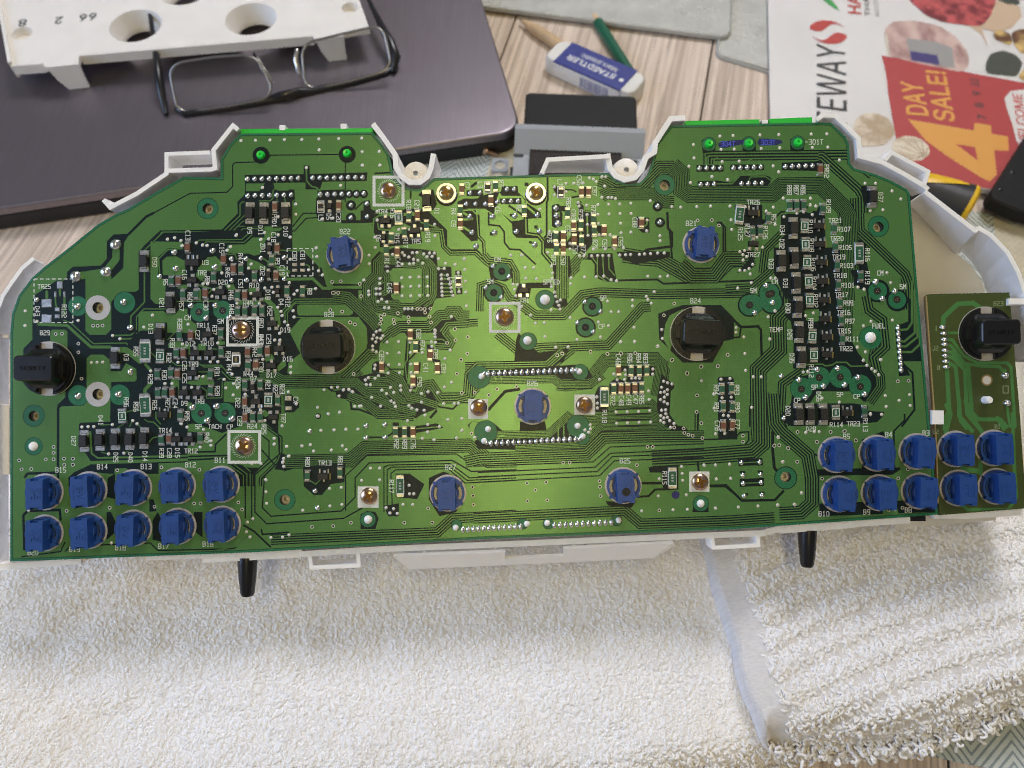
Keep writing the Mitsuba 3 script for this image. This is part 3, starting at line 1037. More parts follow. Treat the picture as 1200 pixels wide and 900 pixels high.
p 340 360 380 340 420 420 480 430 515 440 520 600 480 620 480 720 400 820 300 760 60 760 50 690 120 620 300 590 300 520 360 520 360 400
k 260 620 290 600 290 650 260 690
k 340 520 345 600 330 600
l 1.4 360 350 410 380 410 430 480 440
l 2 435 460 440 650
l 1.6 400 820 480 740 490 660
l 1.6 380 640 380 600
l 2 90 690 160 690
l 2 90 797 160 797
p 520 560 610 560 610 650 560 660 520 600
p 650 650 720 650 700 740 765 745 770 765 500 770 500 755 650 740
l 3 490 768 750 760
b 6 2.4 420 810 250 990
p 440 800 660 800 660 900 440 900
l 1.4 478 825 540 900
l 1.4 528 822 530 900
l 1.4 573 820 575 900
l 1.4 627 820 627 900
b 6 2.6 540 150 600 170 690 220 910 210 1070 50 1200 50
b 6 2.3 560 300 620 270 700 280 1040 280 1120 350 1200 355
e 12 1115 200
p 860 480 890 480 980 490 985 620 920 620 870 570
l 2 930 570 960 550 960 520
o 6 1055 390 1075 530
s 3.8 1055 390 1075 530 160 405 165 470
s 4.5 178 540
g 3 1140 440 1145 580 1180 620 1180 740 960 770 930 790
v 250 188 320 187 147 218 147 290 250 262 400 185 455 140 490 150 515 172 565 130 598 130 590 212 565 310 620 312 652 312 685 322 357 355 365 387 432 380 530 375 625 372 722 368 820 363 435 462 530 460 628 457 725 453 822 452 437 550 535 540 730 538 820 617 735 622 637 640 443 645 540 640 990 342 1180 393 962 512 960 605 1075 648 1077 692 490 767 595 765 678 762 755 755 722 817 773 815 817 813 895 812 940 808 993 805 1055 800 1113 800 475 825 528 822 573 822 627 822 370 825 408 825 285 765 285 715 90 795
c i 205 265
c c 385 265
c c 447 265
c r 262 450
c c 317 560
c r 380 555
c r 490 505
c r 497 605
c c 583 600
c c 675 700
c c 912 535
c r 160 655
c c 225 655
c c 320 680
c r 385 690
c r 165 765
c c 225 765
x 1 L7 197 180
x 1 C56 365 160
x 1 C87 500 255
x 1 R82 272 355
x 1 C80 312 460
x 1 R79 378 460
x 1 R78 490 420
x 1 C88 855 530
x 1 C55 730 700
x 1 R76 505 725
x 1 C52 590 720
x 1 R75 105 665
x 1 C53 265 600
x 1 C51 330 770
x 1 R77 400 770
x 1 R73 140 860
x 1 C50 225 860
T 560 250 4
b 3 2.6 30 195 50 220 150 232 178 280 178 330
b 3 2.6 8 460 12 340 60 325 120 350 150 400 200 408 240 470
b 4 2.6 180 412 270 478 400 478 490 382 570 370 850 380 1300 372
p 370 200 430 200 440 280 410 320 420 430 380 450 350 440 360 330 350 250
b 7 2 395 200 395 400
b 4 2.6 90 562 200 652 290 630 610 618 770 440 810 438
b 4 2.6 -60 720 350 710 440 635
p 180 590 190 560 290 660 350 690 310 705 170 700
p 260 660 430 630 400 700 340 695
b 8 1.7 370 800 410 805 520 795 620 680 830 680 870 740 850 860
b 6 2.8 680 195 770 210 850 215 980 290 1110 290 1180 220 1300 212
p 650 180 900 180 900 205 860 215 740 240 660 205
g 2.4 640 315 840 310 870 330 1300 315
p 540 190 630 190 650 320 600 320 570 310 540 290
k 490 220 530 220 545 240 545 310 480 310 480 240
l 1.4 560 200 560 290 600 318
l 1.4 585 200 590 290 625 318
l 1.4 613 200 615 260 640 290
l 1.4 535 205 560 240
p 50 250 90 240 160 260 165 300 130 320 60 310
p 190 330 250 325 350 325 350 350 250 350 240 400 170 395
o 12 75 372 537 437 505 535
e 10 112 273 75 372 537 437 505 535
o 4 112 273 75 372 537 437 505 535
e 10 235 600
e 11 315 405
s 5 235 600
s 6 315 405
w 52 415 200 560
z 11 125 487
p 900 450 960 430 1140 430 1200 490 1200 590 1150 600 1100 700 960 700 850 590 845 470
k 880 520 900 480 960 450 900 640 870 590
g 2.4 910 210 900 90 915 90
g 2 1150 180 1150 60 1130 40
s 3.5 72 248 145 297 38 348 110 393 502 415 575 460 467 512 540 555
v 155 197 205 195 222 255 262 255 225 305 275 307 350 280 345 250 348 305 165 333 185 335 172 357 178 387 205 437 435 330 437 303 345 345 360 370 365 390 372 415 387 407 380 432 385 450 343 453 608 412 625 462 660 462 725 408 725 435 790 390 827 368 797 405 813 422 433 490 270 515 312 513 315 578 565 510 612 527 732 535 735 600 668 603 465 592 575 580 365 628 423 627 247 478 500 300 555 298 590 295 625 312 650 317 797 295 855 297 890 295 862 545 865 587 845 622
h 872 478 920 423 528 648 607 658 395 657 670 655 738 655 1048 717 980 748 1125 715 908 688 1170 662
c t 215 362
x 0 CM 92 217
x 0 SM 58 320
x 0 TR1 218 407
x 0 SPEED 345 322
x 0 SP 587 397
x 0 CP 580 530
x 0 B24 1020 410 5.5
x 0 B21 1000 47 5.5
x 0 B26 255 797 5.5
T 690 400 7.5
p 180 370 245 310 245 210 550 205 585 240 580 300 480 310 490 470 180 470
k 60 300 170 220 240 225 240 300 180 350 110 355 70 340
k 270 280 330 260 330 330 270 320
p 90 390 170 390 180 600 60 600 50 470
l 1.6 40 380 160 375 240 315 310 340 350 380
l 1.6 320 250 330 300
b 9 1.6 0 350 150 165 590 165 640 210 625 330 600 480
p 0 560 560 550 560 730 0 740
b 8 1.6 180 620 230 585 560 580 600 540
b 10 1.6 0 680 550 670 650 700
b 9 1.6 50 830 130 765 600 770 680 740
b 6 2.2 40 920 130 840 600 835 830 830
p 640 290 750 380 750 410 720 440 710 640 780 740 850 750 870 780 950 810 950 860 830 830 690 760 640 700 600 600 600 480 620 400
g 8 240 622 535 610
g 8 245 722 545 712
l 5 240 622 535 610
l 5 245 722 545 712
g 5 950 620 945 855
l 1.6 945 620 945 850
v 240 622 338 620 438 617 535 610 245 722 340 718 442 713 543 710 658 352 693 365 732 375 640 405 692 425 632 450 665 445 690 468 665 492 630 513 663 533 692 550 640 607 675 603 677 637 633 655 660 675 692 668 632 698 660 715 710 698 750 722 718 757 220 287 322 295 318 255 95 335 250 338 315 337 378 325 412 323 447 325 563 245 562 290 525 437 530 512 75 545 75 587 70 490 992 345 1098 463 1103 588 1115 815 282 5 403 5
h 15 92 165 112 285 107 408 103 602 45 735 162 985 225 1132 220 865 285 952 475 990 718 750 757 833 765 840 805 875 820 912 830 948 620
c c 260 255
c r 370 260
c r 442 260
c r 508 257
c r 218 418
c c 280 415
c c 340 415
c c 403 410
c r 463 408
c R10x25 135 490
x 1 C46 258 155
x 1 R86 360 150
x 1 R84 437 148
x 1 R83 498 150
x 1 R72 210 520
x 1 C48 285 520
x 1 C49 352 515
x 1 C47 410 510
x 1 R85 465 510
x 1 R118 137 660
T 540 410 7.5
b 4 2.6 -30 420 60 400 75 220 150 145 760 135 900 10
p 110 190 1000 130 1110 150 1160 240 1100 260 900 260 800 290 250 300 130 280
b 5 1.8 240 265 480 262 820 255 880 305 1130 305 1250 220
k 140 400 200 310 520 305 520 340 390 345 270 465 245 465 240 430 140 430
g 3.5 240 530 390 365 520 345
p 180 650 290 645 390 730 760 735 960 560 1030 610 1130 640 1130 790 1000 840 500 880 150 870 60 660 110 620
p 520 630 740 630 760 730 520 730
k 80 660 110 625 165 655 165 780 120 795 80 770
b 5 1.8 300 750 770 740 970 560
b 5 1.8 480 862 1100 842 1200 740
b 5 1.8 960 600 1200 590
l 1.5 857 690 857 760
l 1.5 905 670 905 760
l 1.5 955 630 955 750
l 1.5 265 800 280 760 320 748
l 1.5 320 790 340 760 380 752
l 1.5 240 230 260 270
l 1.5 290 230 310 260
l 1.5 340 230 360 255
l 1.5 1095 640 1100 700
e 13 160 240 220 720 1030 670
e 9 1050 195 1065 765
j 16 240 210 978 180 4.2
j 16 265 822 1008 785 4.2
s 3.8 183 232 1040 190 205 800 1070 760
s 5 240 697 1025 668
s 2.5 203 208 1015 178 225 815 1045 782
n 65 432 240 607
n 998 393 1180 570
h 58 33 5 87 318 345 247 397 490 322 95 735 122 375 847 47 893 33 1140 17 10 378
v 123 770 10 603 12 705 1138 660 1140 695 1092 705 1123 725
T 800 350 6
p 245 560 260 548 345 548 360 565 385 990 250 990
c r 275 635
c r 340 630
c r 283 757
c r 347 760
c c 284 892
c c 346 888
v 270 567 333 562 278 697 342 693 287 820 322 825 220 672 133 577 430 270 437 387 443 505 375 205 375 238 497 550 553 550 485 765 613 285 601 128 650 88
h 30 525 127 480 317 395 246 475 100 680 130 875 98 797
g 3 255 50 410 200 530 195 550 220 555 390 600 390 660 350
g 2 410 200 400 270 290 280
g 1.6 470 900 470 760 485 740 490 540 560 440
b 6 3.1 745 -60 745 60 670 140 675 360 530 500 535 900 545 1020
b 3 3.1 960 440 870 480 700 600 690 800 740 900
o 14 470 45 625 25
e 12 470 45 625 25
o 4.5 470 45
s 3.6 505 100 630 25
x 0 TEMP 655 218
x 1 R94 235 640
x 1 R93 380 640
x 1 R91 237 765
x 1 R90 385 765
x 1 C78 243 892
x 1 C77 385 885
T 800 200 6
p 365 240 430 235 560 240 560 340 600 350 560 380 580 420 540 470 430 460 470 400 370 385
p 580 280 620 300 625 370 580 370
p 690 310 860 290 900 300 960 240 1000 250 1010 900 720 900 640 720 640 570 690 540
p 740 200 860 200 880 260 870 280 740 280
g 2 625 360 690 290 720 290
g 2 300 580 300 400 270 365 240 365
k 440 540 560 420 620 420 640 460 570 540 590 580 560 640
b 6 2.8 -20 660 70 740 220 740 310 620 420 620
b 3 2.8 560 720 580 560 700 440
b 3 2.8 300 830 480 820 600 720 690 620
p 395 560 500 560 500 680 380 720 470 620
l 1.6 760 300 800 300
k 890 180 930 200 960 240 940 280 900 280 880 230
c R10x25 398 310
c K 497 300
c r 490 430
c r 545 425
c t 495 515
c r 603 335
c r 752 245
c r 799 245
c r 850 245
c r 982 270
x 0 TR26 497 222
x 1 R125 405 445
x 1 R127 452 420
x 1 R126 580 435
x 0 TR27 497 590
x 1 R51 640 340
x 1 R88 750 135
x 1 R87 797 135
x 1 R86 845 135
x 1 R109 1025 250
x 1 D34 700 420
x 1 D32 697 515
x 1 D33 622 655
x 1 D31 722 795
c d 775 405
c d 780 615
c d 690 635
c d 795 790
c M 853 390
c M 860 520
c M 870 645
c M 882 780
v 100 253 197 250 333 250 340 347 345 415 440 255 205 43 317 65 55 85 637 258 587 285 803 300 850 290 712 325 912 310 935 250 898 240 900 195 707 193 562 540 435 562 402 570 423 592 425 630 450 605 492 660 467 690 437 703 402 702 475 727 483 788 387 827 525 470 650 380
h 105 350 205 348 255 385
T 880 290 7.5
p 200 0 880 0 900 130 940 330 870 350 870 900 380 900 350 650 300 600 330 560 345 400 330 250 290 240 200 220
k 470 560 490 545 595 545 600 640 570 650 490 640
b 8 1.8 830 -40 850 200 850 350 865 600 880 900
k 900 500 960 380 1000 400 1020 540 1080 600 980 730 960 840 900 880
c d 408 525
c d 420 745
c M 512 465
c M 535 780
o 13 160 400 1120 380
e 11.5 160 400 20 500
e 10 1120 380
o 4.5 160 400 5 510 1110 378
s 3.7 130 335 188 487 30 575 1095 300 1150 450
e 13 1050 795
s 6.5 1050 792
x 1 D30 325 535
x 1 R98 525 665
x 1 D29 342 765
x 0 FUEL 1122 690
x 0 TR16 815 573
x 0 R97 870 648
x 0 TR15 820 733
x 0 R111 890 805
x 0 CM 210 300
x 0 SM 20 380
c r 777 485
c r 790 640
c r 800 805
v 210 558 152 610 165 805 480 600 548 577 175 270 215 270 1055 650 995 370 940 350 935 880 990 690
T 940 240 7.5
b 5 3 480 -60 490 235 570 310 890 620 920 700 930 920
p 440 270 540 330 560 360 560 480 600 640 570 750 500 740 430 600
k 600 380 860 620 880 800 800 720 720 650 600 600
c R10x27 495 430
c r 512 630
c r 278 210
c r 290 370
c r 305 535
c r 317 705
c K 150 190
c K 160 350
c K 172 510
c K 183 675
c K 197 840
c K 205 1005
c K 218 1165
e 12 670 190
o 13 660 760 835 840
e 10.5 660 760 835 835
o 4.5 660 755 835 835
s 3.7 640 680 703 825 812 760
x 0 TR21 290 138
x 0 R107 367 215
x 0 TR20 305 297
x 0 R105 378 375
x 0 TR19 320 458
x 0 R103 390 535
x 0 TR18 333 622
x 0 R101 402 708
x 0 TR17 345 790
x 0 R99 405 863
x 1 R110 72 190
x 1 R108 83 355
x 1 R106 97 525
x 1 R104 105 690
x 1 R102 118 845
x 1 R116 573 440
x 1 R119 573 640
x 0 CM 685 600
x 0 SM 885 720
v 600 50 710 45 490 725 545 742 745 597 778 685
T 900 400 7.5
p 225 20 340 40 600 0 740 0 840 170 980 290 1000 400 900 530 840 530 740 440 440 440 370 540 200 550 225 320 330 300 370 290 350 240 220 240
k 740 0 920 0 900 100 860 140 800 110
p 120 640 200 545 640 545 760 545 880 570 880 610 1020 620 1020 650 960 710 860 720 530 740 200 745 120 700
k 470 490 700 490 720 520 710 540 530 540
l 2 330 205 480 200 500 215 560 210 600 185 690 185 730 220 870 215
l 2 440 455 740 455 830 545 900 545 1020 420
l 2 380 545 450 470 730 470 830 555
b 4 2.6 980 -30 925 130 925 220 985 310 990 400 890 540
e 13 450 320 635 310 810 390 295 415
o 4.5 450 320 635 315 810 397 292 420
s 4 430 245 485 393 610 237 670 382 787 317 847 465 268 338 327 492
s 3.4 115 305 137 675
c d 290 140
c M 398 120
c K 520 118
c d 265 640
c d 365 640
c d 480 640
c M 590 625
c K 695 630
c r 845 615
v 310 270 475 500 627 535 350 268 870 212 912 242 942 265 972 295 993 162 838 167 857 95 785 50 900 635 997 643 1030 478 1152 520 1038 573 408 795 450 795 332 800
h 1140 352 550 795 670 792 770 868 430 885 90 840
x 1 D35 210 150
x 1 R112 380 260
x 0 SP 408 403
x 1 D56 445 485
x 0 SP 632 468
x 0 CP 778 485
x 0 CP 255 518
x 1 D20 175 610
x 0 D28 377 770
x 0 R114 600 733
x 0 TR23 750 725
x 1 R113 855 735
x 0 TR22 685 65
x 0 B5 690 835 5.5
x 0 B4 1060 820 5.5
T 1000 350 6
p 290 190 330 180 385 160 385 0 465 0 480 440 350 440 400 540 320 545
l 3 335 220 380 215 412 170 412 -120
l 3 330 300 360 300 432 240 430 -60
l 3 335 335 370 335 450 270 447 0
l 3 340 375 410 375 468 320 462 60
b 3 3.4 90 -20 110 80 205 150 225 340 145 415 165 500
g 2.5 350 460 415 520 430 780 340 900
j 8 312 205 335 500 4.5
h 312 580 388 578
v 225 682 322 715 395 675 400 752 230 760 200 815 120 815 275 152 190 430 130 493 153 510 178 537 95 470 70 435 85 375
T 900 470 4
p 230 320 620 310 620 345 230 350
p 170 350 240 345 240 480 180 480
p 240 480 780 460 790 520 240 540
k 540 505 600 490 610 530 540 530
p 440 180 540 140 550 170 580 190 600 330 440 330
g 2 640 60 640 90 590 140 590 340
g 2 330 180 240 260 200 240
k 580 350 640 310 680 310 600 355
h 48 170 138 145 95 222 28 210 53 208 68 285 137 285 157 430 45 487 125 485 228 190 293 145 360 140 412 185 610 362 655 320 565 510 595 508 630 500
x 0 B3 740 150 5.5
x 0 B10 262 528 5.5
x 0 B9 462 520 5.5
x 0 B8 657 510 5.5
T 790 130 7.5
p 240 260 280 238 320 240 355 270 365 370 250 370
p 600 255 640 230 680 230 715 260 720 370 600 370
p 1020 250 1060 225 1110 225 1140 260 1140 365 1020 365
b 3 3.6 300 470 300 400 340 395 1510 385 1560 400 1700 530 1740 560
p 195 475 435 475 435 535 195 535
p 495 470 790 470 790 520 490 520
p 945 455 1270 440 1310 450 1320 540 1280 530 945 520
p 205 618 380 612 500 630 590 560 820 555 860 600 830 650 790 670 205 675
l 2 380 640 510 640 580 565 810 562 900 590
l 1.6 650 630 670 580 800 578 850 610 1200 610
b 10 1.9 -20 480 60 550 65 690 135 735 860 730 940 660 1290 655 1500 860 1530 1000
b 9 1.9 1290 650 1500 850 1540 920 1560 1400
l 1.6 285 500 285 410 310 390
l 1.6 345 500 350 430 380 410
l 1.6 640 490 645 440 680 425
j 4 222 505 405 502
j 5 520 503 760 494
j 5 975 490 1213 483
j 3 232 648 350 645
j 4 590 640 770 635
e 8 305 293 655 287 1085 280
v 170 297 175 415 130 487 402 223 518 217 412 340 528 337 755 212 920 208 765 332 928 327 422 447 572 443 870 485 918 537 332 580 470 605 143 632 58 847 200 843 320 838 490 838 872 848 960 768 808 883
T 910 130 7.5
b 3 3.4 370 400 400 400 720 690 755 750 760 900
c c 380 515
x 1 PRD2 440 530
x 0 -301T 330 273 5.5
p 740 660 790 655 880 655 885 855 790 850 760 800
c d 835 757
x 1 D37 915 760
v 305 205 442 203 315 323 450 320 553 433 778 637 870 637 1015 705 1092 775 825 877 935 870 60 768 298 768 297 830 347 838 20 210 28 325 20 537
T 820 480 7.5
b 6 3.1 540 -150 545 300 460 375 0 410 -420 432
b 5 3 640 -140 660 120 720 200 950 400 985 600 985 820 890 905 700 915
p 335 435 550 425 555 490 340 495
l 1.5 365 468 525 460
p 350 610 565 600 565 670 350 680
l 1.5 380 648 540 640
p 350 540 400 540 400 560 350 560
p 510 535 555 535 555 555 510 555
p 400 735 425 735 425 755 400 755
p 525 720 570 720 570 745 525 745
s 3.4 365 465 525 460 377 577 533 570 380 648 537 640 388 757 545 752
o 13.5 755 600
e 12.5 755 600
g 3 90 670 230 665 370 800 660 795 740 710
g 3.5 640 190 640 350 655 510 700 570
g 1.8 0 265 305 255 355 200 430 195 430 270 400 305
h 13 120 23 250 380 228 380 282 655 315 697 312 775 338 855 457 1030 285 1150 195 1075 607
v 140 213 220 210 40 492 138 487 262 480 147 612 272 605 732 457 895 730 137 865 340 857 512 848 683 838 830 832 932 203 690 240
T 560 460 4
b 5 2.6 -60 325 10 310 510 290 590 212 830 205 1060 205
g 1.4 0 345 540 325 620 255 1060 240
g 1.4 0 375 550 350 620 285 1060 265
g 1.4 0 395 560 370 630 300 1060 285
g 1.4 0 420 570 390 640 320 1060 305
b 4 2.8 -20 590 690 553 760 615 1180 600 1390 585
p 600 510 740 510 720 540 610 530
p 800 350 940 340 940 450 870 460 860 375 805 375
g 3 760 425 870 425
g 2.5 740 490 800 485 830 455 940 450
g 2.5 1030 320 1035 370
g 2.5 1090 440 1160 440 1210 480
c R10x26 910 400
x 1 R115 875 400
x 0 B25 690 320 5.5
o 4.7 927 480
n 990 370 1085 465
p 1005 560 1015 500 1040 484 1070 490 1080 500 1082 560
e 9 1045 520
s 4.6 1045 520
e 6 -100 620 210 615 330 615 650 600
j 12 -70 642 200 628 4.2
j 11 358 622 625 608 4.2
s 3.4 -104 632 230 615 325 611 660 598
h 230 425 320 420 270 457 232 508 325 505 570 415 572 442 575 485 400 328 430 328 850 552 745 340 795 255 820 255
v 845 485 977 480 768 555 915 550 982 548 1115 543 955 347 958 380 960 412 850 405 1060 340 1113 340 1180 337 1118 405 1185 403
"""

BOARD = [(12, 658), (12, 392), (14, 368), (22, 346), (38, 325), (53, 312), (80, 291), (114.7, 263), (136, 250.7), (150, 244.7), (183, 225), (215, 207), (258.7, 208), (258.7, 187), (268.7, 170), (281, 156.5),
         (437, 155), (448.7, 170), (456, 180.7), (459, 194), (461, 206), (468, 214.7), (478.7, 220.7), (490.7, 222), (500, 216), (508, 208.7), (660, 204), (713, 202.7), (722, 212), (735, 216), (750, 214), (758, 206),
         (763, 194), (769, 168), (786, 147), (960, 143.5), (974, 144), (991, 160.7), (995, 169), (996, 191), (1001, 197), (1025, 204), (1043, 211), (1063, 222), (1066, 227), (1077, 358.7), (1088.5, 490), (1099, 603),
         (860, 620), (560, 632), (300, 647)]
board_poly = Polygon(BOARD)
HOLE = []


def read_drawing(text, outline, inset=3.2):
    cop = outline.buffer(-inset, join_style=2)
    R = dict(cop=None, lam=[], via=[], hole=[], joints=[], comps=[], silk=[], squares=[])
    sub, add = [], []
    ox = oy = 0.0; s = 1.0

    def flush(kind):
        nonlocal cop, sub, add
        if kind == 'add' and sub:
            cop = cop.difference(unary_union(sub)); sub = []
        if kind == 'sub' and add:
            cop = cop.union(unary_union(add)); add = []

    for line in text.strip().split('\n'):
        t = line.split()
        if not t:
            continue
        k = t[0]
        if k == 'T':
            ox, oy, s = map(float, t[1:4]); continue

        def pts(a):
            a = list(map(float, a))
            return [(ox + a[i] / s, oy + a[i + 1] / s) for i in range(0, len(a) - 1, 2)]
        if k == 'g':
            flush('sub'); sub.append(LineString(pts(t[2:])).buffer(float(t[1]) / 2, cap_style=2, join_style=2))
        elif k == 'p':
            flush('sub'); sub.append(Polygon(pts(t[1:])).buffer(0))
        elif k == 'k':
            flush('add'); add.append(Polygon(pts(t[1:])).buffer(0).buffer(0.4, join_style=2))
        elif k == 'l':
            flush('add'); add.append(LineString(pts(t[2:])).buffer(float(t[1]) * 0.43, cap_style=1, join_style=1, quad_segs=2))
        elif k == 'b':
            n, pitch = int(t[1]), float(t[2])
            ln = LineString(pts(t[3:]))
            flush('sub'); sub.append(ln.buffer((n * pitch + 1.0) / 2, cap_style=2, join_style=2)); flush('add')
            for i in range(n):
                o = ln.offset_curve((i - (n - 1) / 2) * pitch, join_style=2)
                if not o.is_empty:
                    add.append(o.buffer(pitch * 0.215, cap_style=2, join_style=2))
        elif k in 'oe' and k:
            a = pts(t[2:])
            flush('sub')
            for x, y in a:
                sub.append(Point(x, y).buffer(float(t[1]) + (0.6 if k == 'e' else 0), 8))
                if k == 'e':
                    R['lam'].append((x, y, float(t[1])))
        elif k == 'v':
            R['via'] += pts(t[1:])
        elif k == 'h':
            R['hole'] += pts(t[1:])
        elif k == 's':
            R['joints'] += [(x, y, float(t[1]), 0) for x, y in pts(t[2:])]
        elif k == 'j':
            n = int(t[1]); (xa, ya), (xb, yb) = pts(t[2:6])
            r = float(t[6]) if len(t) > 6 else 3.3
            R['joints'] += [(xa + (xb - xa) * i / (n - 1), ya + (yb - ya) * i / (n - 1), r, 1) for i in range(n)]
        elif k == 'c':
            R['comps'].append((t[1], *pts(t[2:4])[0]))
        elif k == 'x':
            (x, y), = pts(t[3:5])
            h = float(t[5]) if len(t) > 5 else 5.0
            R['silk'] += strokes(t[2], h, int(t[1]), x, y, 0.76)
        elif k == 'w':
            (x0, y0), (x1, y1) = pts(t[1:5])
            R['silk'].append(sbox(x0, y0, x1, y1).difference(sbox(x0 + 3.4, y0 + 3.4, x1 - 3.4, y1 - 3.4)))
        elif k == 'n':
            (x0, y0), (x1, y1) = pts(t[1:5])
            R['silk'].append(sbox(x0, y0, x1, y1))
        elif k == 'q':
            (x0, y0), (x1, y1) = pts(t[1:5])
            for a, b in (((x0, y0), (x1, y0)), ((x1, y0), (x1, y1)), ((x1, y1), (x0, y1)), ((x0, y1), (x0, y0))):
                ln = LineString([a, b]); u = 0
                while u < ln.length:
                    R['silk'].append(LineString([ln.interpolate(u), ln.interpolate(min(u + 4.2, ln.length))]).buffer(0.55, cap_style=2)); u += 7
        elif k == 'z':
            (x, y), = pts(t[2:4]); r = float(t[1])
            for i in range(26):
                a = i / 26 * 2 * math.pi
                R['silk'].append(LineString([(x + r * math.cos(a), y + r * math.sin(a)), (x + (r + 2.6) * math.cos(a + 0.22), y + (r + 2.6) * math.sin(a + 0.22))]).buffer(0.26))
    flush('add'); flush('sub')
    R['cop'] = cop.intersection(outline.buffer(-2.6, join_style=2))
    return R


R = read_drawing(DRAW, board_poly)
CL = 'instrument_cluster'
labels[CL] = {'label': 'upturned white instrument cluster with its green circuit board facing up, lying on white towels', 'category': 'instrument cluster'}

# through holes: (x, y, radius): screw posts that show below, and the black motor sockets
POST_HOLES = [(243.5, 244.5, 6.2), (115, 360.5, 6.5), (115, 462, 6.5), (39.5, 487.5, 6), (333.7, 585.7, 6.2), (779, 217, 6.2), (1029.5, 266, 6), (921, 559, 6.2)]
SOCKETS = [(x, y) for k in ['233.3 365.7 261 364', '236 484.3 264 484', '588 318 578.6 343 694.2 359 686 383.7', '878.3 357.5 904 344', '901 345', '960 442.5 984.5 442 1008 453 939 456', '1028 341 1028 341 1051 351'] for x, y in [(float(k.split()[i]), float(k.split()[i + 1])) for i in range(0, len(k.split()), 2)]]
cut = unary_union([Point(x, y).buffer(r, 16) for x, y, r in POST_HOLES])
sub_poly = board_poly.difference(cut)
BTH = 0.0014
put(f'{CL}__circuit_board', extrude(to_m(sub_poly), -BTH, 0), 'm_board', T=BT)
CB = f'{CL}__circuit_board'
labels[CB] = {'label': 'green printed circuit board full of tiny soldered parts'}
edge = board_poly.difference(board_poly.buffer(-2.6, join_style=2))
put(f'{CB}__laminate_edge', extrude(to_m(edge), 0.00001, 0.00002 + 0.00002), 'm_laminate', T=BT)
lam = unary_union([Point(x, y).buffer(r, 16) for x, y, r in R['lam']]).intersection(board_poly).difference(cut)
labels[put(f'{CB}__clear_ring', extrude(to_m(lam), 0.000008, 0.00003), 'm_laminate', T=BT)] = {'kind': 'stuff'}
cop = R['cop'].difference(cut).difference(lam).simplify(0.04)
labels[put(f'{CB}__copper_layer', extrude(to_m(cop), 0.00001, 0.00006), 'm_copper', T=BT)] = {'kind': 'stuff', 'label': 'light green copper areas and traces under solder resist'}
big_sq = unary_union(R['silk'])
labels[put(f'{CB}__printed_lettering', extrude(to_m(big_sq), 0.00006, 0.000085), 'm_silk', T=BT)] = {'kind': 'stuff', 'label': 'white printed part numbers and frames'}

# vias and open holes
vm = []
for x, y in R['via']:
    vm.append(dome(*q(x, y)[:2], 2.0 * S, 0.00022, 0.00004, n=8, rings=2))
labels[put(f'{CB}__via', cat(vm), 'm_via', True, T=BT)] = {'kind': 'stuff'}
hm, hr = [], []
for x, y in R['hole']:
    c = q(x, y)
    hr.append(extrude(Point(c[0], c[1]).buffer(2.0 * S, 4), 0.00003, 0.00008))
    hm.append(extrude(Point(c[0], c[1]).buffer(1.25 * S, 4), 0.00004, 0.000095))
labels[put(f'{CB}__open_via', cat(hr), 'm_via', T=BT)] = {'kind': 'stuff'}
labels[put(f'{CB}__open_via__bore', cat(hm), 'm_hole', T=BT) if False else put(f'{CB}__via_bore', cat(hm), 'm_hole', T=BT)] = {'kind': 'stuff'}
PEGS = [(638.7, 351.2, 6), (618, 399, 5), (1020, 395.6, 6.5), (39.5, 523, 5.5), (431.5, 608.8, 5), (821, 590, 4.6)]
pegset = [(x, y) for x, y, r in PEGS] + [(572, 503), (676.7, 499), (564.4, 441), (678.7, 435.3), (567.3, 516.7), (682.7, 511.3), (534, 618.3), (617.5, 613.8), (641.2, 612.8), (725, 609.5)]
shared = {}
nj = 0
small = []
for x, y, r, kind in R['joints']:
    if any((x - a) ** 2 + (y - b) ** 2 < 9 for a, b in pegset):
        continue
    if kind == 1 or r < 3.6:
        c = q(x, y)
        long = kind == 1 and r > 4
        small.append(dome(c[0], c[1], (2.9 if long else 3.1) * S, 0.0010, 0.00003, n=9, rings=4, ry=(4.2 if long else 3.3) * S))
        continue
    rr = round(r, 1)
    if rr not in shared:
        shared[rr] = mikit.ply(dome(0, 0, rr * S, 0.55 * rr * S + 0.0005, 0.00003, n=12, rings=4, ry=rr * S * 0.93), 'm_solder', smooth=True)
    c = q(x, y)
    scene[numbered(f'{CB}__solder_joint')] = {**shared[rr], 'to_world': BT @ TT().translate(c.tolist()).rotate([0, 0, 1], float(rng.uniform(0, 360)))}
labels[put(f'{CB}__pin_joint', cat(small), 'm_solder', True, T=BT)] = {'kind': 'stuff', 'label': 'rows of small silver solder joints'}
peg_mesh = {}
for x, y in pegset:
    r = next((rr for a, b, rr in PEGS if (a, b) == (x, y)), 3.6)
    if r not in peg_mesh:
        peg_mesh[r] = mikit.ply(dome(0, 0, r * S, 0.0012, 0.0001, n=16, rings=4), 'm_white', smooth=True)
    scene[numbered(f'{CL}__white_peg')] = {**peg_mesh[r], 'to_world': BT @ TT().translate(q(x, y).tolist())}
sk = [extrude(Point(*q(x, y)[:2]).buffer(4.3 * S, 12), 0.00006, 0.00012) for x, y in SOCKETS]
labels[put(f'{CB}__motor_socket', cat(sk), 'm_hole', T=BT)] = {'kind': 'stuff', 'label': 'small black sockets for the gauge motors'}
sk = []
for x, y in SOCKETS:
    for a in (0.6, 2.7, 4.8):
        c = q(x + 1.3 * math.cos(a), y + 1.3 * math.sin(a))
        sk.append(dome(c[0], c[1], 0.5 * S, 0.00012, 0.00011, n=6, rings=2))
labels[put(f'{CB}__socket_pin', cat(sk), 'm_screw_gold', T=BT)] = {'kind': 'stuff'}

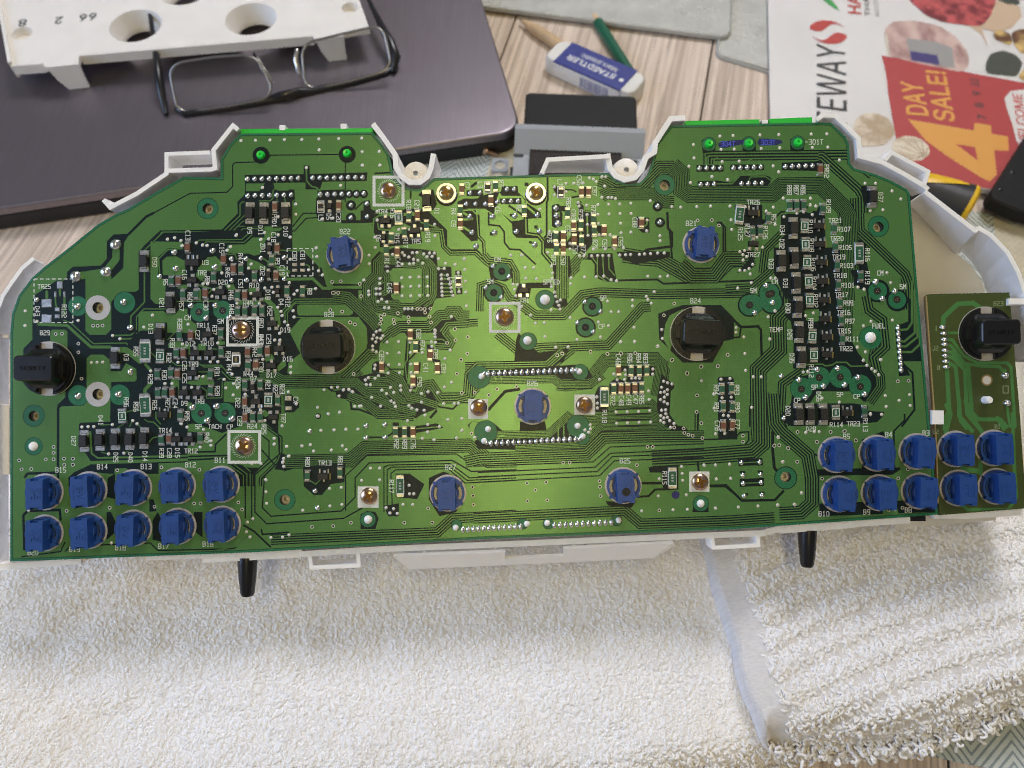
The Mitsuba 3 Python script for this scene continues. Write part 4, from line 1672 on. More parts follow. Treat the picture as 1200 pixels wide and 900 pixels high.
# the soldered parts, in drawing units: (x half sizes, palette index)
def boxes(bs):
    ms, uv = [], []
    for (x0, x1, y0, y1, z0, z1, i, pal) in bs:
        m = frustum(x0 * S, x1 * S, y0 * S, y1 * S, z0 * S, z1 * S, i * S)
        ms.append(m); uv.append(np.full((24 if False else len(m.vertices), 2), (pal + 0.5) / 8))
    return cat(ms), np.vstack(uv)


def comp(kind):
    """Parts in drawing units, y up."""
    if kind in 'rc':
        w = 3.3
        top = 6 if kind == 'r' else 3
        b = [(-w + .2, w - .2, -4, 4, .2, 1.9 if kind == 'r' else 2.6, .1, 2 if kind == 'r' else 3)]
        if kind == 'r':
            b.append((-w + .8, w - .8, -2.7, 2.7, 1.9, 2.0, .1, top))
        for s in (-1, 1):
            y0, y1 = sorted((s * 2.9, s * 6.3))
            b.append((-w, w, y0, y1, .1, 2.2 if kind == 'r' else 2.8, .75, 0))
            y0, y1 = sorted((s * 5.4, s * 7.2))
            b.append((-w - .3, w + .3, y0, y1, .05, 1.0, .7, 0))
        return b
    if kind == 'd':
        b = [(-5, 5, -7, 7, .8, 6.2, .8, 1)]
        for s in (-1, 1):
            y0, y1 = sorted((s * 7, s * 13))
            b += [(-5.6, 5.6, y0, y1, .05, 1.4, .5, 0), (-3.6, 4.4, min(s * 6, s * 9.5), max(s * 6, s * 9.5), .4, 4.0, 1.0, 0), (3.2, 5.2, min(s * 4.2, s * 8), max(s * 4.2, s * 8), .3, 2.5, .4, 0)]
        return b
    if kind in 'tu':
        s = 1 if kind == 't' else -1
        b = [(-6, 6, -3.3, 3.3, .5, 3.8, .7, 1)]
        for x, t in ((0, s), (-4.2, -s), (4.2, -s)):
            y0, y1 = sorted((t * 3.0, t * 8.2))
            b += [(x - 2.5, x + 2.5, y0, y1, .05, 1.5, .8, 0)]
        return b
    if kind == 'U':
        b = [(-8.5, 8.5, -4.4, 4.4, .5, 4.2, .7, 1)]
        for x, t in ((-5.6, 1), (0, 1), (5.6, 1), (-1, -1)):
            y0, y1 = sorted((t * 3.8, t * 9.6))
            b.append((x - 1.6, x + 1.6, y0, y1, .05, 1.4, .6, 0))
        return b
    if kind == 'K':
        b = [(-8, 5, -3.7, 3.7, .5, 3.8, .6, 1), (5.6, 7.2, -3.6, 3.6, .1, .4, .1, 5)]
        for x, t in ((-5.6, 1), (4.6, 1), (-0.6, -1)):
            y0, y1 = sorted((t * 3.4, t * 9.2)) if t > 0 else (-6.4, -3.2)
            b.append((x - 1.2, x + 1.2, y0, y1, .05, 1.7, .5, 0))
        b.append((-1.4, 1.4, 4.4, 7, .03, .2, .05, 7))
        return b
    if kind == 'z':
        b = [(-2.8, 2.8, -3.2, 3.2, .4, 3.4, .5, 1)]
        for s in (-1, 1):
            y0, y1 = sorted((s * 2.9, s * 7.6))
            b.append((-2.6, 2.6, y0, y1, .05, 1.7, .8, 0))
        return b
    if kind in 'MN':
        b = [(-5, 5, -7.2, 7.2, .2, 2.0, .2, 4 if kind == 'N' else 2), (-3.6, 3.6, -4.0, 4.0, 2.0, 2.2, .1, 1 if kind == 'N' else 6), (-1.3, 1.3, -2.4, 2.4, 2.2, 2.25, .05, 5 if kind == 'N' else 7)]
        if kind == 'M':
            b.insert(1, (-4.4, 4.4, -4.8, 4.8, 1.9, 2.08, .1, 4))
        for s in (-1, 1):
            y0, y1 = sorted((s * 5.0, s * 9.2))
            b += [(-5.3, 5.3, y0, y1, .1, 2.5, .8, 0)]
        return b
    if kind == 'i':
        return [(-4.2, 4.2, -7, 7, .04, .3, .02, 4), (-3.4, 3.4, -6.2, 6.2, .2, .35, .02, 1), (-2.8, 2.8, -2.8, 2.8, .2, 3, .4, 1), (-3, 3, 2.2, 5.4, .2, 2.8, .5, 0), (-3, 3, -5.4, -2.2, .2, 2.8, .5, 0)]
    if kind[0] == 'R':
        w, h = (12.0, 29.0) if kind == 'R' else map(float, kind[1:].split('x'))
        w, h = w / 2, h / 2
        b = [(-w, w, -h + 2, h - 2, .2, 2.6, .2, 4), (-w + .6, w - .6, -h * .62, h * .62, 2.6, 2.75, .1, 6)]
        for s in (-1, 1):
            y0, y1 = sorted((s * h * .62, s * h))
            b.append((-w - .4, w + .4, y0, y1, .1, 3.0, 1.0, 0))
        for k in (-1, 0, 1):
            b.append((-1.4, 1.4, k * 3.2 - .9, k * 3.2 + .9, 2.74, 2.8, .1, 7))
        return b
    if kind[0] == 'P':
        w, h = map(float, kind[1:].split('x'))
        return [(-w / 2, w / 2, -h / 2, h / 2, .03, .8, .6, 0)]
    return None


NAMES = {'r': 'resistor', 'c': 'capacitor', 'd': 'diode', 't': 'transistor', 'u': 'transistor', 'U': 'transistor', 'K': 'transistor', 'z': 'diode', 'M': 'resistor', 'N': 'resistor', 'i': 'inductor', 'R': 'resistor', 'P': 'solder_pad'}
cache = {}
for kind, x, y in R['comps']:
    c = q(x, y)
    if kind == 'O':
        m = extrude(Point(0, 0).buffer(14.5 * S, 24).difference(Point(0, 0).buffer(6.6 * S, 16)), 0.00005, 0.00012)
        scene[numbered(f'{CB}__contact_ring')] = {**mikit.ply(m, 'm_tin'), 'to_world': BT @ TT().translate(c.tolist())}
        continue
    b = comp(kind)
    if b is None:
        continue
    if kind not in cache:
        m, uv = boxes(b)
        # faceted with per-vertex uv: split the faces
        f = m.faces.reshape(-1)
        cache[kind] = mikit.ply((m.vertices[f], np.arange(len(f)).reshape(-1, 3)), 'm_smd', smooth=False, uv=uv[f])
    scene[numbered(f'{CB}__{NAMES[kind[0]]}')] = {**cache[kind], 'to_world': BT @ TT().translate([c[0], c[1], 0.00005]).rotate([0, 0, 1], float(rng.normal(0, 1.6)))}

# green peg heads of the warning light guide
for x, y in ((830.7, 169), (877.3, 168.3), (934.7, 167.5), (306, 182), (407, 180)):
    m = lathe([(0.0, 0.0012), (0.6 * S, 0.0009), (1.4 * S, 0.0016), (3.6 * S, 0.0017), (4.7 * S, 0.0010), (5.0 * S, 0.0001)], 20)
    m.invert() if m.volume < 0 else None
    scene[numbered(f'{CL}__green_peg')] = {**mikit.ply(m, 'm_peg', smooth=50), 'to_world': BT @ TT().translate(q(x, y).tolist())}
# blue marker strokes over two printed numbers
for (pts_, txt, tx, ty) in (([(843, 172), (842, 168.5), (848, 166), (862, 165), (871, 164.5), (870, 168.5), (862, 170), (850, 173)], '304T', 853, 168.6), ([(888, 167.5), (890, 163), (905, 163.5), (915, 165), (916.5, 167), (910, 169.5), (898, 170), (890, 170)], '303T', 900, 167)):
    labels[put(f'{CB}__marker_stroke', extrude(to_m(Polygon(pts_).buffer(0.6)), 0.00009, 0.000105), 'm_marker', T=BT)] = {'label': 'blue marker stroke crossing out a printed number'}
    labels[put(f'{CB}__crossed_number', extrude(to_m(unary_union(strokes(txt, 5.5, 0, tx, ty, 0.8))), 0.00011, 0.00012), 'm_marker_text', T=BT)] = {'kind': 'stuff'}
put(f'{CB}__marker_dot', extrude(to_m(Point(791.8, 580).buffer(4.6, 12)), 0.0001, 0.00014), 'm_marker', T=BT)

# ------------------------------------------------------------------ the small side board
SIDE = Polygon([(1087, 346), (1090, 344.5), (1184, 342.5), (1186, 365), (1191, 425), (1196, 480), (1200, 540), (1204, 596), (1102, 604), (1099, 520), (1092, 420)])
SB = f'{CL}__side_board'
put(SB, extrude(to_m(SIDE), -0.0022, -0.0006), 'm_olive', T=BT)
labels[SB] = {'label': 'small olive green side board with wide traces'}
put(f'{SB}__cut_edge', extrude(to_m(LineString([(1086.4, 347), (1091.4, 420), (1098.4, 520), (1100.5, 590)]).buffer(0.7, cap_style=2)), -0.0022, -0.00056), 'm_fr_edge', T=BT)
SIDE_DRAW = """
T 1000 350 6
l 5.5 635 190 640 130 740 35 850 30 920 80
l 3 640 240 740 240
l 3.6 660 285 700 288 780 400 880 452 1085 450 1115 480 1145 900
l 3.6 660 320 690 328 790 455 900 474 1035 478 1065 520
l 4.6 660 365 700 378 815 480 840 800 885 848 1040 850 1085 900
l 4.6 660 400 705 415 790 500 805 810 880 900
l 4.6 660 440 725 480 760 860 800 910
l 5 660 480 665 520 680 790 650 840 650 920
l 3 1085 740 1100 850 1110 900
l 3 1062 540 1075 500
T 900 470 4
l 5 840 20 860 60 840 140
l 5 900 0 900 70 960 140
l 5 930 0 970 90 1010 150
l 5 1080 80 1110 130
l 4 1150 60 1160 330 1170 450 1130 510 940 510 905 480
l 6 840 150 920 320 1000 330
l 5 1000 280 1000 340
l 4 1060 170 1060 300
"""
sl = []
ox = oy = 0; s_ = 1
for line in SIDE_DRAW.strip().split('\n'):
    t = line.split()
    if t[0] == 'T':
        ox, oy, s_ = map(float, t[1:]); continue
    a = list(map(float, t[2:]))
    sl.append(LineString([(ox + a[i] / s_, oy + a[i + 1] / s_) for i in range(0, len(a), 2)]).buffer(float(t[1]) / 2, join_style=1))
labels[put(f'{SB}__copper_layer', extrude(to_m(unary_union(sl).intersection(SIDE.buffer(-1.5))), -0.00059, -0.00054), 'm_olive_trace', T=BT)] = {'kind': 'stuff'}
mat('m_silk_dim', (0.20, 0.25, 0.12), 0.6)
labels[put(f'{SB}__printed_lettering', extrude(to_m(unary_union(strokes('B23', 5, 0, 1171, 355.7, 0.7) + strokes('J2', 5, 0, 1097, 408, 0.7) + strokes('1', 4.5, 0, 1098, 384.5, 0.7) + strokes('8', 4.5, 0, 1101, 431, 0.7) + strokes('B1', 4.5, 0, 1170, 500, 0.7) + strokes('B2', 4.5, 0, 1098, 506, 0.7)
      + [sbox(1176, 452, 1183, 461).difference(sbox(1176.9, 452.9, 1182.1, 460.1))])), -0.00055, -0.00052), 'm_silk_dim', T=BT)] = {'kind': 'stuff'}
jm = [dome(*q(1000 + x / 6, 350 + y / 6)[:2], 4.6 * S, 0.001, -0.00056, n=10, rings=3, ry=2.6 * S) for x, y in ((635, 200), (643, 243), (648, 285), (650, 320), (652, 362), (655, 400), (657, 440), (660, 480))]
jm += [dome(*q(1000 + x / 6, 350 + y / 6)[:2], 4.4 * S, 0.0016, -0.00056, n=12, rings=4) for x, y in ((1070, 540), (1083, 735))]
labels[put(f'{SB}__pin_joint', cat(jm), 'm_solder', True, T=BT)] = {'kind': 'stuff'}
c = q(1157.5, 445.5)
put(f'{SB}__mounting_hole', extrude(Point(c[0], c[1]).buffer(6.6 * S, 20).difference(Point(c[0], c[1]).buffer(4.9 * S, 20)), -0.00057, -0.00052), 'm_fr_edge', T=BT)
put(f'{SB}__hole_bore', extrude(Point(c[0], c[1]).buffer(4.9 * S, 20), -0.00057, -0.00053), 'm_cream', T=BT)
m = lathe([(0, 0.0030), (3.2 * S, 0.0030), (4.3 * S, 0.0024), (4.6 * S, -0.0006)], 20)
scene[numbered(f'{CL}__white_peg')] = {**mikit.ply(m, 'm_white', smooth=40), 'to_world': BT @ TT().translate(q(1155, 468.7).tolist())}

# ------------------------------------------------------------------ bulb holders
def rounded(w, h, r, n=5):
    return sbox(-w / 2 + r, -h / 2 + r, w / 2 - r, h / 2 - r).buffer(r, n)


def arc_ring(r0, r1, a0, a1, n=24):
    t = np.linspace(math.radians(a0), math.radians(a1), n)
    return Polygon(np.vstack([np.c_[r1 * np.cos(t), r1 * np.sin(t)], np.c_[r0 * np.cos(t[::-1]), r0 * np.sin(t[::-1])]]))


def blue_parts():
    P = {}
    P['contact_ring'] = (extrude(Point(0, 0).buffer(21.6 * S, 32), 0.00004, 0.00014), 'm_tin')
    disc = Point(0, 0).buffer(19.4 * S, 40)
    slots = unary_union([arc_ring(13.2 * S, 16.6 * S, a - 28, a + 28) for a in (0, 180)])
    fl = disc.difference(slots)
    rim = disc.difference(Point(0, 0).buffer(17.0 * S, 40))
    parts = [extrude(fl, 0.0003, 0.0011), extrude(rim, 0.0011, 0.0026), extrude(Point(0, 0).buffer(11.4 * S, 32), 0.0010, 0.0034)]
    parts += [bx(-17.2 * S, 17.2 * S, a * S - 0.0004, a * S + 0.0004, 0.0010, 0.0026) for a in (-12.5, 12.5)]
    P[''] = (cat(parts), 'm_blue')
    w, h = 19.5 * S, 35.5 * S
    out = rounded(w, h, 1.0 * S).difference(unary_union([sbox(-4.6 * S, h / 2 - 2.6 * S, 4.6 * S, h), sbox(-4.6 * S, -h, 4.6 * S, -h / 2 + 2.6 * S)]))
    z1 = 0.0074
    body = [extrude(out, 0.0016, z1 - 0.0002), extrude(rounded(w, h - 5.2 * S, 1.0 * S), 0.0016, z1)]
    body += [bx(-5.2 * S, 5.2 * S, h / 2 - 2.7 * S, h / 2 - 0.3 * S, 0.0016, 0.0052), bx(-5.2 * S, 5.2 * S, -h / 2 + 0.3 * S, -h / 2 + 2.7 * S, 0.0016, 0.0052)]
    P['grip'] = (cat(body), 'm_blue')
    g = [LineString([(a * S * 1.1, b * S * 1.1) for a, b in st]).buffer(0.5 * S) for st in ([(-3, 6), (3, 4), (-3, 2)], [(0, 0.8), (0, -0.8)], [(3, -2), (3, -5), (0, -5), (0, -2), (-3, -2), (-3, -5)])]
    g += [LineString([(5.6 * S, (8 - i * 1.9) * S), (7.4 * S, (8 - i * 1.9) * S)]).buffer(0.35 * S) for i in range(9)]
    P['marking'] = (extrude(unary_union(g), z1 - 0.0001, z1 + 0.00025), 'm_blue')
    return P


def black_parts():
    P = {}
    P['contact_ring'] = (extrude(Point(0, 0).buffer(31.9 * S, 40), 0.00004, 0.00014), 'm_tin')
    disc = Point(0, 0).buffer(31.2 * S, 48)
    notch = unary_union([sbox(-7.8 * S, 20 * S, 7.8 * S, 40 * S), sbox(-7.8 * S, -40 * S, 7.8 * S, -20 * S)])
    fl = [extrude(disc.difference(notch), 0.0003, 0.0018), extrude(disc.difference(notch).buffer(-2.2 * S), 0.0018, 0.0030)]
    P[''] = (cat(fl), 'm_black')
    P['contact_tab'] = (cat([bx(-7.4 * S, 7.4 * S, 20 * S, 30 * S, 0.0001, 0.0006), bx(-7.4 * S, 7.4 * S, -30 * S, -20 * S, 0.0001, 0.0006)]), 'm_tin')
    rings = []
    for w, h, r, z in ((43, 46, 12, 0.0029), (44, 39, 9, 0.0038), (45, 33, 7, 0.0052), (45.5, 30, 5.5, 0.0072), (45.5, 29, 5, 0.0094), (44.6, 28, 4.6, 0.0101), (42.5, 26, 4, 0.0105)):
        rings.append(np.c_[np.array(rounded(w * S, h * S, r * S, 6).exterior.coords)[:-1], np.full(len(rounded(w * S, h * S, r * S, 6).exterior.coords) - 1, z)])
    k = len(rings[0])
    v = np.vstack(rings + [[[0, 0, 0.0105]]])
    f = []
    for i in range(len(rings) - 1):
        for j in range(k):
            j2 = (j + 1) % k
            f += [[i * k + j, i * k + j2, (i + 1) * k + j2], [i * k + j, (i + 1) * k + j2, (i + 1) * k + j]]
    f += [[(len(rings) - 1) * k + j, (len(rings) - 1) * k + (j + 1) % k, len(rings) * k] for j in range(k)]
    loft = trimesh.Trimesh(v, np.array(f), process=False)
    if np.array(loft.face_normals)[-1][2] < 0:
        loft.invert()
    g = [loft, bx(19 * S, 28 * S, -7 * S, 7 * S, 0.0028, 0.0066), bx(-28 * S, -19 * S, -7 * S, 7 * S, 0.0028, 0.0050)]
    P['grip'] = (cat(g), 'm_black')
    tm = meshkit.text_mesh('STANLEY', 4.8 * S, 0.00045)
    tm.apply_translation([-tm.bounds[:, 0].mean(), -tm.bounds[:, 1].mean(), 0.0104])
    P['marking'] = (tm, 'm_black')
    return P


BLUE = [(53.3, 576.3), (104.6, 573.8), (157, 571.2), (208.3, 569), (259.7, 567.3), (53.2, 624.3), (104.6, 621.5), (157, 618.6), (208.8, 616.4), (261, 614),
        (979.7, 532.8), (1027, 531), (1074.2, 529), (1120.3, 526.3), (1165, 525), (983, 578.7), (1030, 577.3), (1077, 575.3), (1123.3, 572), (1168, 570),
        (404, 298.5), (821.3, 286.8), (624.2, 476), (525, 577.7), (730.2, 568.8)]
BLACK = [(57.3, 432), (384.5, 406.5), (816.8, 391), (1155.5, 391)]
for n_, (parts, spots, name) in enumerate(((blue_parts(), BLUE, 'bulb_holder'), (black_parts(), BLACK, 'large_bulb_holder'))):
    P = {k: mikit.ply(m, b, smooth=25) for k, (m, b) in parts.items()}
    for i, (x, y) in enumerate(spots):
        side = x > 1100
        key = numbered(f'{CL}__{name}')
        rot = [0, 2, -2, 1, 3][i % 5] + (180 if name == 'bulb_holder' and i % 3 == 1 else 0)
        if (x, y) in ((404, 298.5),): rot = 8
        if (x, y) in ((821.3, 286.8),): rot = -4
        T_ = BT @ TT().translate((q(x, y) + [0, 0, -0.0006 if side else 0]).tolist()).rotate([0, 0, 1], rot)
        scene[key] = {**P[''], 'to_world': T_}
        for k, d in P.items():
            if k:
                scene[f'{key}__{k}'] = {**d, 'to_world': T_}
k_ = f'{CL}__bulb_holder_024'
scene[f'{k_}__grip_hole'] = {**mikit.ply(extrude(Point(0, -4.5 * S).buffer(4.6 * S, 12), 0.0072, 0.00775), 'm_hole'), 'to_world': scene[k_]['to_world']}
labels[k_] = {'label': 'blue bulb holder with a round black hole in its grip'}
for i, l in enumerate(['black bulb holder with a broad raised grip']):
    for k in [k for k in scene if k.startswith(f'{CL}__large_bulb_holder') and k.count('__') == 1]:
        labels[k] = {'label': l}

# ------------------------------------------------------------------ screws
def screw_head(r, h, gold='m_screw'):
    prof = [(0, h)] + [(r * math.sin(a), h * (0.18 + 0.82 * math.cos(a))) for a in np.linspace(0.1, math.pi / 2, 8)] + [(r, 0.0)]
    return lathe(prof, 32)


def cross(r):
    w = r * 0.15
    return unary_union([sbox(-r * .66, -w, r * .66, w), sbox(-w, -r * .66, w, r * .66), Point(0, 0).buffer(r * .3, 6)])


SCREWS = [(455.5, 223.5, 9.6, 0), (283, 387, 11, 0), (286.5, 522.5, 11, 0), (591.4, 371.5, 10.8, 0), (523.3, 226.7, 9, 1), (628, 226.5, 9, 1), (561, 477.5, 10, 2), (684.7, 474.6, 10, 2), (432.5, 581, 10, 2), (820, 564.5, 10, 2)]
for i, (x, y, r, k) in enumerate(SCREWS):
    key = numbered(f'{CL}__screw')
    hm = screw_head(r * S, 0.0019)
    T_ = BT @ TT().translate((q(x, y) + [0, 0, 0.0004 if k == 1 else 0.0001]).tolist()).rotate([0, 0, 1], float([20, 5, 35, 8, 12, 62, 40, 10, 30, 18][i]))
    scene[key] = {**mikit.ply(hm, 'm_screw_gold' if k == 1 else 'm_screw', smooth=35), 'to_world': T_}
    cr = extrude(cross(r * S), 0.0008, 0.00195)
    scene[f'{key}__cross_slot'] = {**mikit.ply(cr, 'm_recess'), 'to_world': T_}
    if k == 1:
        scene[f'{key}__washer'] = {**mikit.ply(lathe([(5 * S, 0.0005), (11.5 * S, 0.0005), (12.4 * S, 0.0002), (12.4 * S, -0.0003)], 32), 'm_washer', smooth=30), 'to_world': T_}
        labels[key] = {'label': 'golden screw on a wide washer'}

# ------------------------------------------------------------------ the white housing
HS = f'{CL}__housing'


def wall(top, z0, z1, t, bottom=None, closed=False, zb=None):
    """A wall t units thick along a path in the photo's measure at height z1, down to z0; bottom: its foot's path, if it leans."""
    a = np.array([q(u, v, z1)[:2] for u, v in top])
    b = a if bottom is None else np.array([q(u, v, z0)[:2] for u, v in bottom])

    def offs(p):
        d = np.gradient(p, axis=0)
        nn = np.c_[-d[:, 1], d[:, 0]]
        # mitre-free normals
        for i in range(len(p)):
            d0 = p[i] - p[i - 1] if i > 0 else p[1] - p[0]
            d1 = p[i + 1] - p[i] if i < len(p) - 1 else p[-1] - p[-2]
            d0 = d0 / (np.linalg.norm(d0) + 1e-12); d1 = d1 / (np.linalg.norm(d1) + 1e-12)
            n0 = np.array([-d0[1], d0[0]]); n1 = np.array([-d1[1], d1[0]])
            m_ = n0 + n1
            L = np.linalg.norm(m_)
            m_ = n0 if L < 0.3 else m_ / L
            nn[i] = m_ / max(0.55, m_ @ n0)
        return nn
    na, nb = offs(a), offs(b)
    h = t * S / 2
    rows = np.stack([np.c_[a + na * h, np.full(len(a), z1)], np.c_[a - na * h, np.full(len(a), z1)], np.c_[b - nb * h, np.full(len(a), z0)], np.c_[b + nb * h, np.full(len(a), z0)]], 1)
    n = len(a)
    v = rows.reshape(-1, 3)
    f = []
    for i in range(n - 1):
        for j in range(4):
            p0, p1, p2, p3 = i * 4 + j, i * 4 + (j + 1) % 4, (i + 1) * 4 + (j + 1) % 4, (i + 1) * 4 + j
            f += [[p0, p1, p2], [p0, p2, p3]]
    f += [[0, 2, 1], [0, 3, 2], [(n - 1) * 4, (n - 1) * 4 + 1, (n - 1) * 4 + 2], [(n - 1) * 4, (n - 1) * 4 + 2, (n - 1) * 4 + 3]]
    m = trimesh.Trimesh(v, np.array(f), process=False)
    m.fix_normals()
    return m


def arc_pts(cx, cy, r, a0, a1, n=10):
    return [(cx + r * math.cos(math.radians(a)), cy - r * math.sin(math.radians(a))) for a in np.linspace(a0, a1, n)]


# core under the board, with the posts in its holes
core = Polygon(BOARD).buffer(-6)
m = [extrude(to_m(core), -0.040, -0.0065)]
put(HS, cat(m), 'm_white', T=BT)
labels[HS] = {'label': 'white plastic housing shell with curved rim walls'}
for x, y, r in POST_HOLES:
    c = q(x, y, -0.0016)
    m = extrude(Point(0, 0).buffer((r + 1.6) * S, 20).difference(Point(0, 0).buffer(2.6 * S, 12)), -0.0066, -0.0034)
    scene[numbered(f'{HS}__screw_post')] = {**mikit.ply(m, 'm_cream', smooth=30), 'to_world': BT @ TT().translate([c[0], c[1], 0])}
RIM = [
    # left upper lobe: stepped wall
    ([(121, 234), (129, 243), (160, 227), (195, 203.5), (195, 200), (247, 198.5), (252, 197), (250, 176), (273, 147), (279, 152)], None, -0.030, 0.0012, 5.0),
    ([(195, 201), (195, 180.5), (246, 178.5)], None, -0.012, 0.0012, 4.5),
    # left arc
    ([(39, 303), (26, 314), (13, 332), (3, 347), (-6, 372), (-12, 410), (-12, 664)], [(52, 309), (40, 321), (29, 338), (19, 354), (12, 378), (8, 412), (8, 660)], -0.014, 0.0012, 4.5),
    # the U in the top edge, left
    ([(437, 145), (449, 161), (463, 181), (464, 196), (470, 206), (480, 213.5), (492, 213.5), (501, 207), (505, 197), (508, 180)], None, -0.022, 0.0010, 6.0),
    # the bar and the U, right
    ([(635, 203), (642, 187), (714, 183)], [(632, 209), (639, 200), (716, 200)], -0.010, 0.0022, 5.0),
    ([(712, 180), (715, 197), (722, 206), (732, 210.5), (744, 208), (752, 199), (757, 184), (767, 178), (768, 167), (786, 139), (803, 138)], None, -0.022, 0.0012, 6.2),
]
for top, bot, z0, z1, t in RIM:
    put(f'{HS}__rim_wall', wall(top, z0, z1, t, bot), 'm_white', T=BT)
# the long right rim that flares outwards
A_ = [(957, 140), (964, 135), (979, 135.5), (1006, 162), (1007.5, 183), (1034, 190), (1060, 204), (1082, 217), (1088, 222)]
B_ = [(957, 145), (962, 147), (973, 147), (993, 166), (995, 194), (1024, 203), (1043, 211), (1062, 222), (1070, 228)]
put(f'{HS}__rim_wall', wall(A_, -0.008, 0.0012, 5.2, B_), 'm_white', T=BT)
A2 = [(1084, 224.5), (1104, 240), (1124, 255.5), (1144, 271)]
B2 = [(1066, 237), (1085, 256), (1103, 276), (1121, 296)]
put(f'{HS}__rim_wall', wall(A2, -0.020, 0.0012, 5.2, B2), 'm_white', T=BT)
A3 = [(1146, 266.5), (1162, 276), (1181, 296), (1193, 318), (1202, 345), (1210, 380), (1214, 430), (1216, 600)]
B3 = [(1125, 290), (1140, 305), (1152, 322), (1158, 340), (1164, 362), (1170, 392), (1174, 440), (1176, 600)]
put(f'{HS}__rim_wall', wall(A3, -0.026, 0.0012, 5.0, B3), 'm_white', T=BT)
put(f'{HS}__rim_wall', wall([(1037, 188), (1045, 178.5), (1088, 201), (1083, 217)], -0.016, 0.0014, 4.5), 'm_white', T=BT)
put(f'{HS}__rim_wall', wall([(1143, 272), (1146, 266)], -0.022, 0.0012, 4.0, [(1120, 297), (1124, 291)]), 'm_white', T=BT)
# the floor seen between board and right rim
fl = Polygon([(1040, 205), (1066, 237), (1085, 256), (1103, 276), (1121, 296), (1140, 312), (1152, 330), (1160, 360), (1164, 420), (1168, 610), (1050, 620), (1040, 400)])
put(f'{HS}__floor', extrude(affinity.affine_transform(fl, [S * (D + .02) / D, 0, 0, -S * (D + .02) / D, -600 * S * (D + .02) / D, 450 * S * (D + .02) / D]), -0.0225, -0.0205), 'm_cream', T=BT)
# bosses in the two U notches
for x, y in ((487, 203), (734, 199)):
    c = q(x, y, -0.016)
    m = lathe([(3.2 * S, 0.0), (6.5 * S, 0.0), (15 * S, -0.001), (17 * S, -0.004), (17 * S, -0.02)], 28)
    scene[numbered(f'{HS}__screw_boss')] = {**mikit.ply(m, 'm_cream', smooth=30), 'to_world': BT @ TT().translate(c.tolist())}
# left wall strips under the board's left edge
put(f'{HS}__side_wall', wall([(3, 474), (3, 556)], -0.020, -0.0075, 16), 'm_white', T=BT)
put(f'{HS}__side_wall', wall([(6, 392), (6, 396)], -0.012, -0.005, 8), 'm_white', T=BT)
# bottom lip, its loops and the flared pocket
def lip(pts_, w, z0, z1):
    return extrude(to_m(LineString(pts_).buffer(w / 2, cap_style=2, join_style=2)), z0, z1)


for pts_, w, z0, z1 in (([(-20, 668), (90, 659)], 7.5, -0.010, -0.0028), ([(90, 659), (125, 652)], 3, -0.010, -0.0045), ([(168, 655), (300, 650), (352, 647)], 7.5, -0.010, -0.0028), ([(350, 651), (430, 646), (470, 644), (620, 638), (790, 630.5), (900, 626)], 7, -0.010, -0.0024),
                        ([(232, 660), (352, 653)], 5.5, -0.008, -0.0042), ([(890, 628), (915, 621.5), (1071, 611)], 7.5, -0.010, -0.0028), ([(918, 625), (1008, 618)], 5.5, -0.008, -0.0042), ([(1100, 605.5), (1140, 606), (1210, 601)], 7.5, -0.010, -0.0030)):
    put(f'{HS}__lip', lip(pts_, w, z0, z1), 'm_white', T=BT)
for pts_ in ([(361, 650), (363, 667), (419, 664.5), (418, 646)], [(836, 628), (838, 643.5), (891, 640.5), (890, 625)]):
    a = lip(pts_, 4.2, -0.012, -0.0022)
    put(f'{HS}__clip_loop', a, 'm_white', T=BT)
# pocket: a leaning panel below the lip with a slot
def panel(quad):
    """Quad given by (u, v, z) corners, 1.2 mm thick."""
    p = np.array([q(*c) for c in quad])
    n = np.cross(p[1] - p[0], p[3] - p[0]); n /= np.linalg.norm(n)
    v = np.vstack([p, p - n * 0.0012])
    f = [[0, 1, 2], [0, 2, 3], [4, 6, 5], [4, 7, 6], [0, 4, 5], [0, 5, 1], [1, 5, 6], [1, 6, 2], [2, 6, 7], [2, 7, 3], [3, 7, 4], [3, 4, 0]]
    m = trimesh.Trimesh(v, np.array(f), process=False); m.fix_normals()
    return m


pk = [panel([(462, 649, -.004), (592, 643.5, -.004), (592, 659, -.014), (480, 664, -.014)]), panel([(592, 651.5, -.009), (660, 648.5, -.009), (660, 656, -.014), (592, 659, -.014)]),
      panel([(660, 640, -.004), (788, 633.5, -.004), (763, 651, -.014), (660, 656, -.014)]), panel([(462, 649, -.004), (480, 664, -.014), (486, 664.5, -.03), (470, 651, -.03)]), panel([(788, 633.5, -.004), (790, 636, -.03), (764, 652, -.03), (763, 651, -.014)])]
put(f'{HS}__pocket', cat(pk), 'm_white', T=BT)
# white clips at the side board
for x0, y0, x1, y1, z in ((1180, 350, 1212, 357, 0.001), (1090.5, 481, 1104, 497, 0.0012), (1193, 424, 1215, 600, -0.004), (1180, 357, 1186, 358, 0.0)):
    put(f'{HS}__clip', extrude(to_m(sbox(x0, y0, x1, y1)), -0.008, z), 'm_white', T=BT)
put(f'{CL}__black_tab', extrude(to_m(sbox(1072, 606, 1092, 613)), -0.012, -0.0045), 'm_black', T=BT)
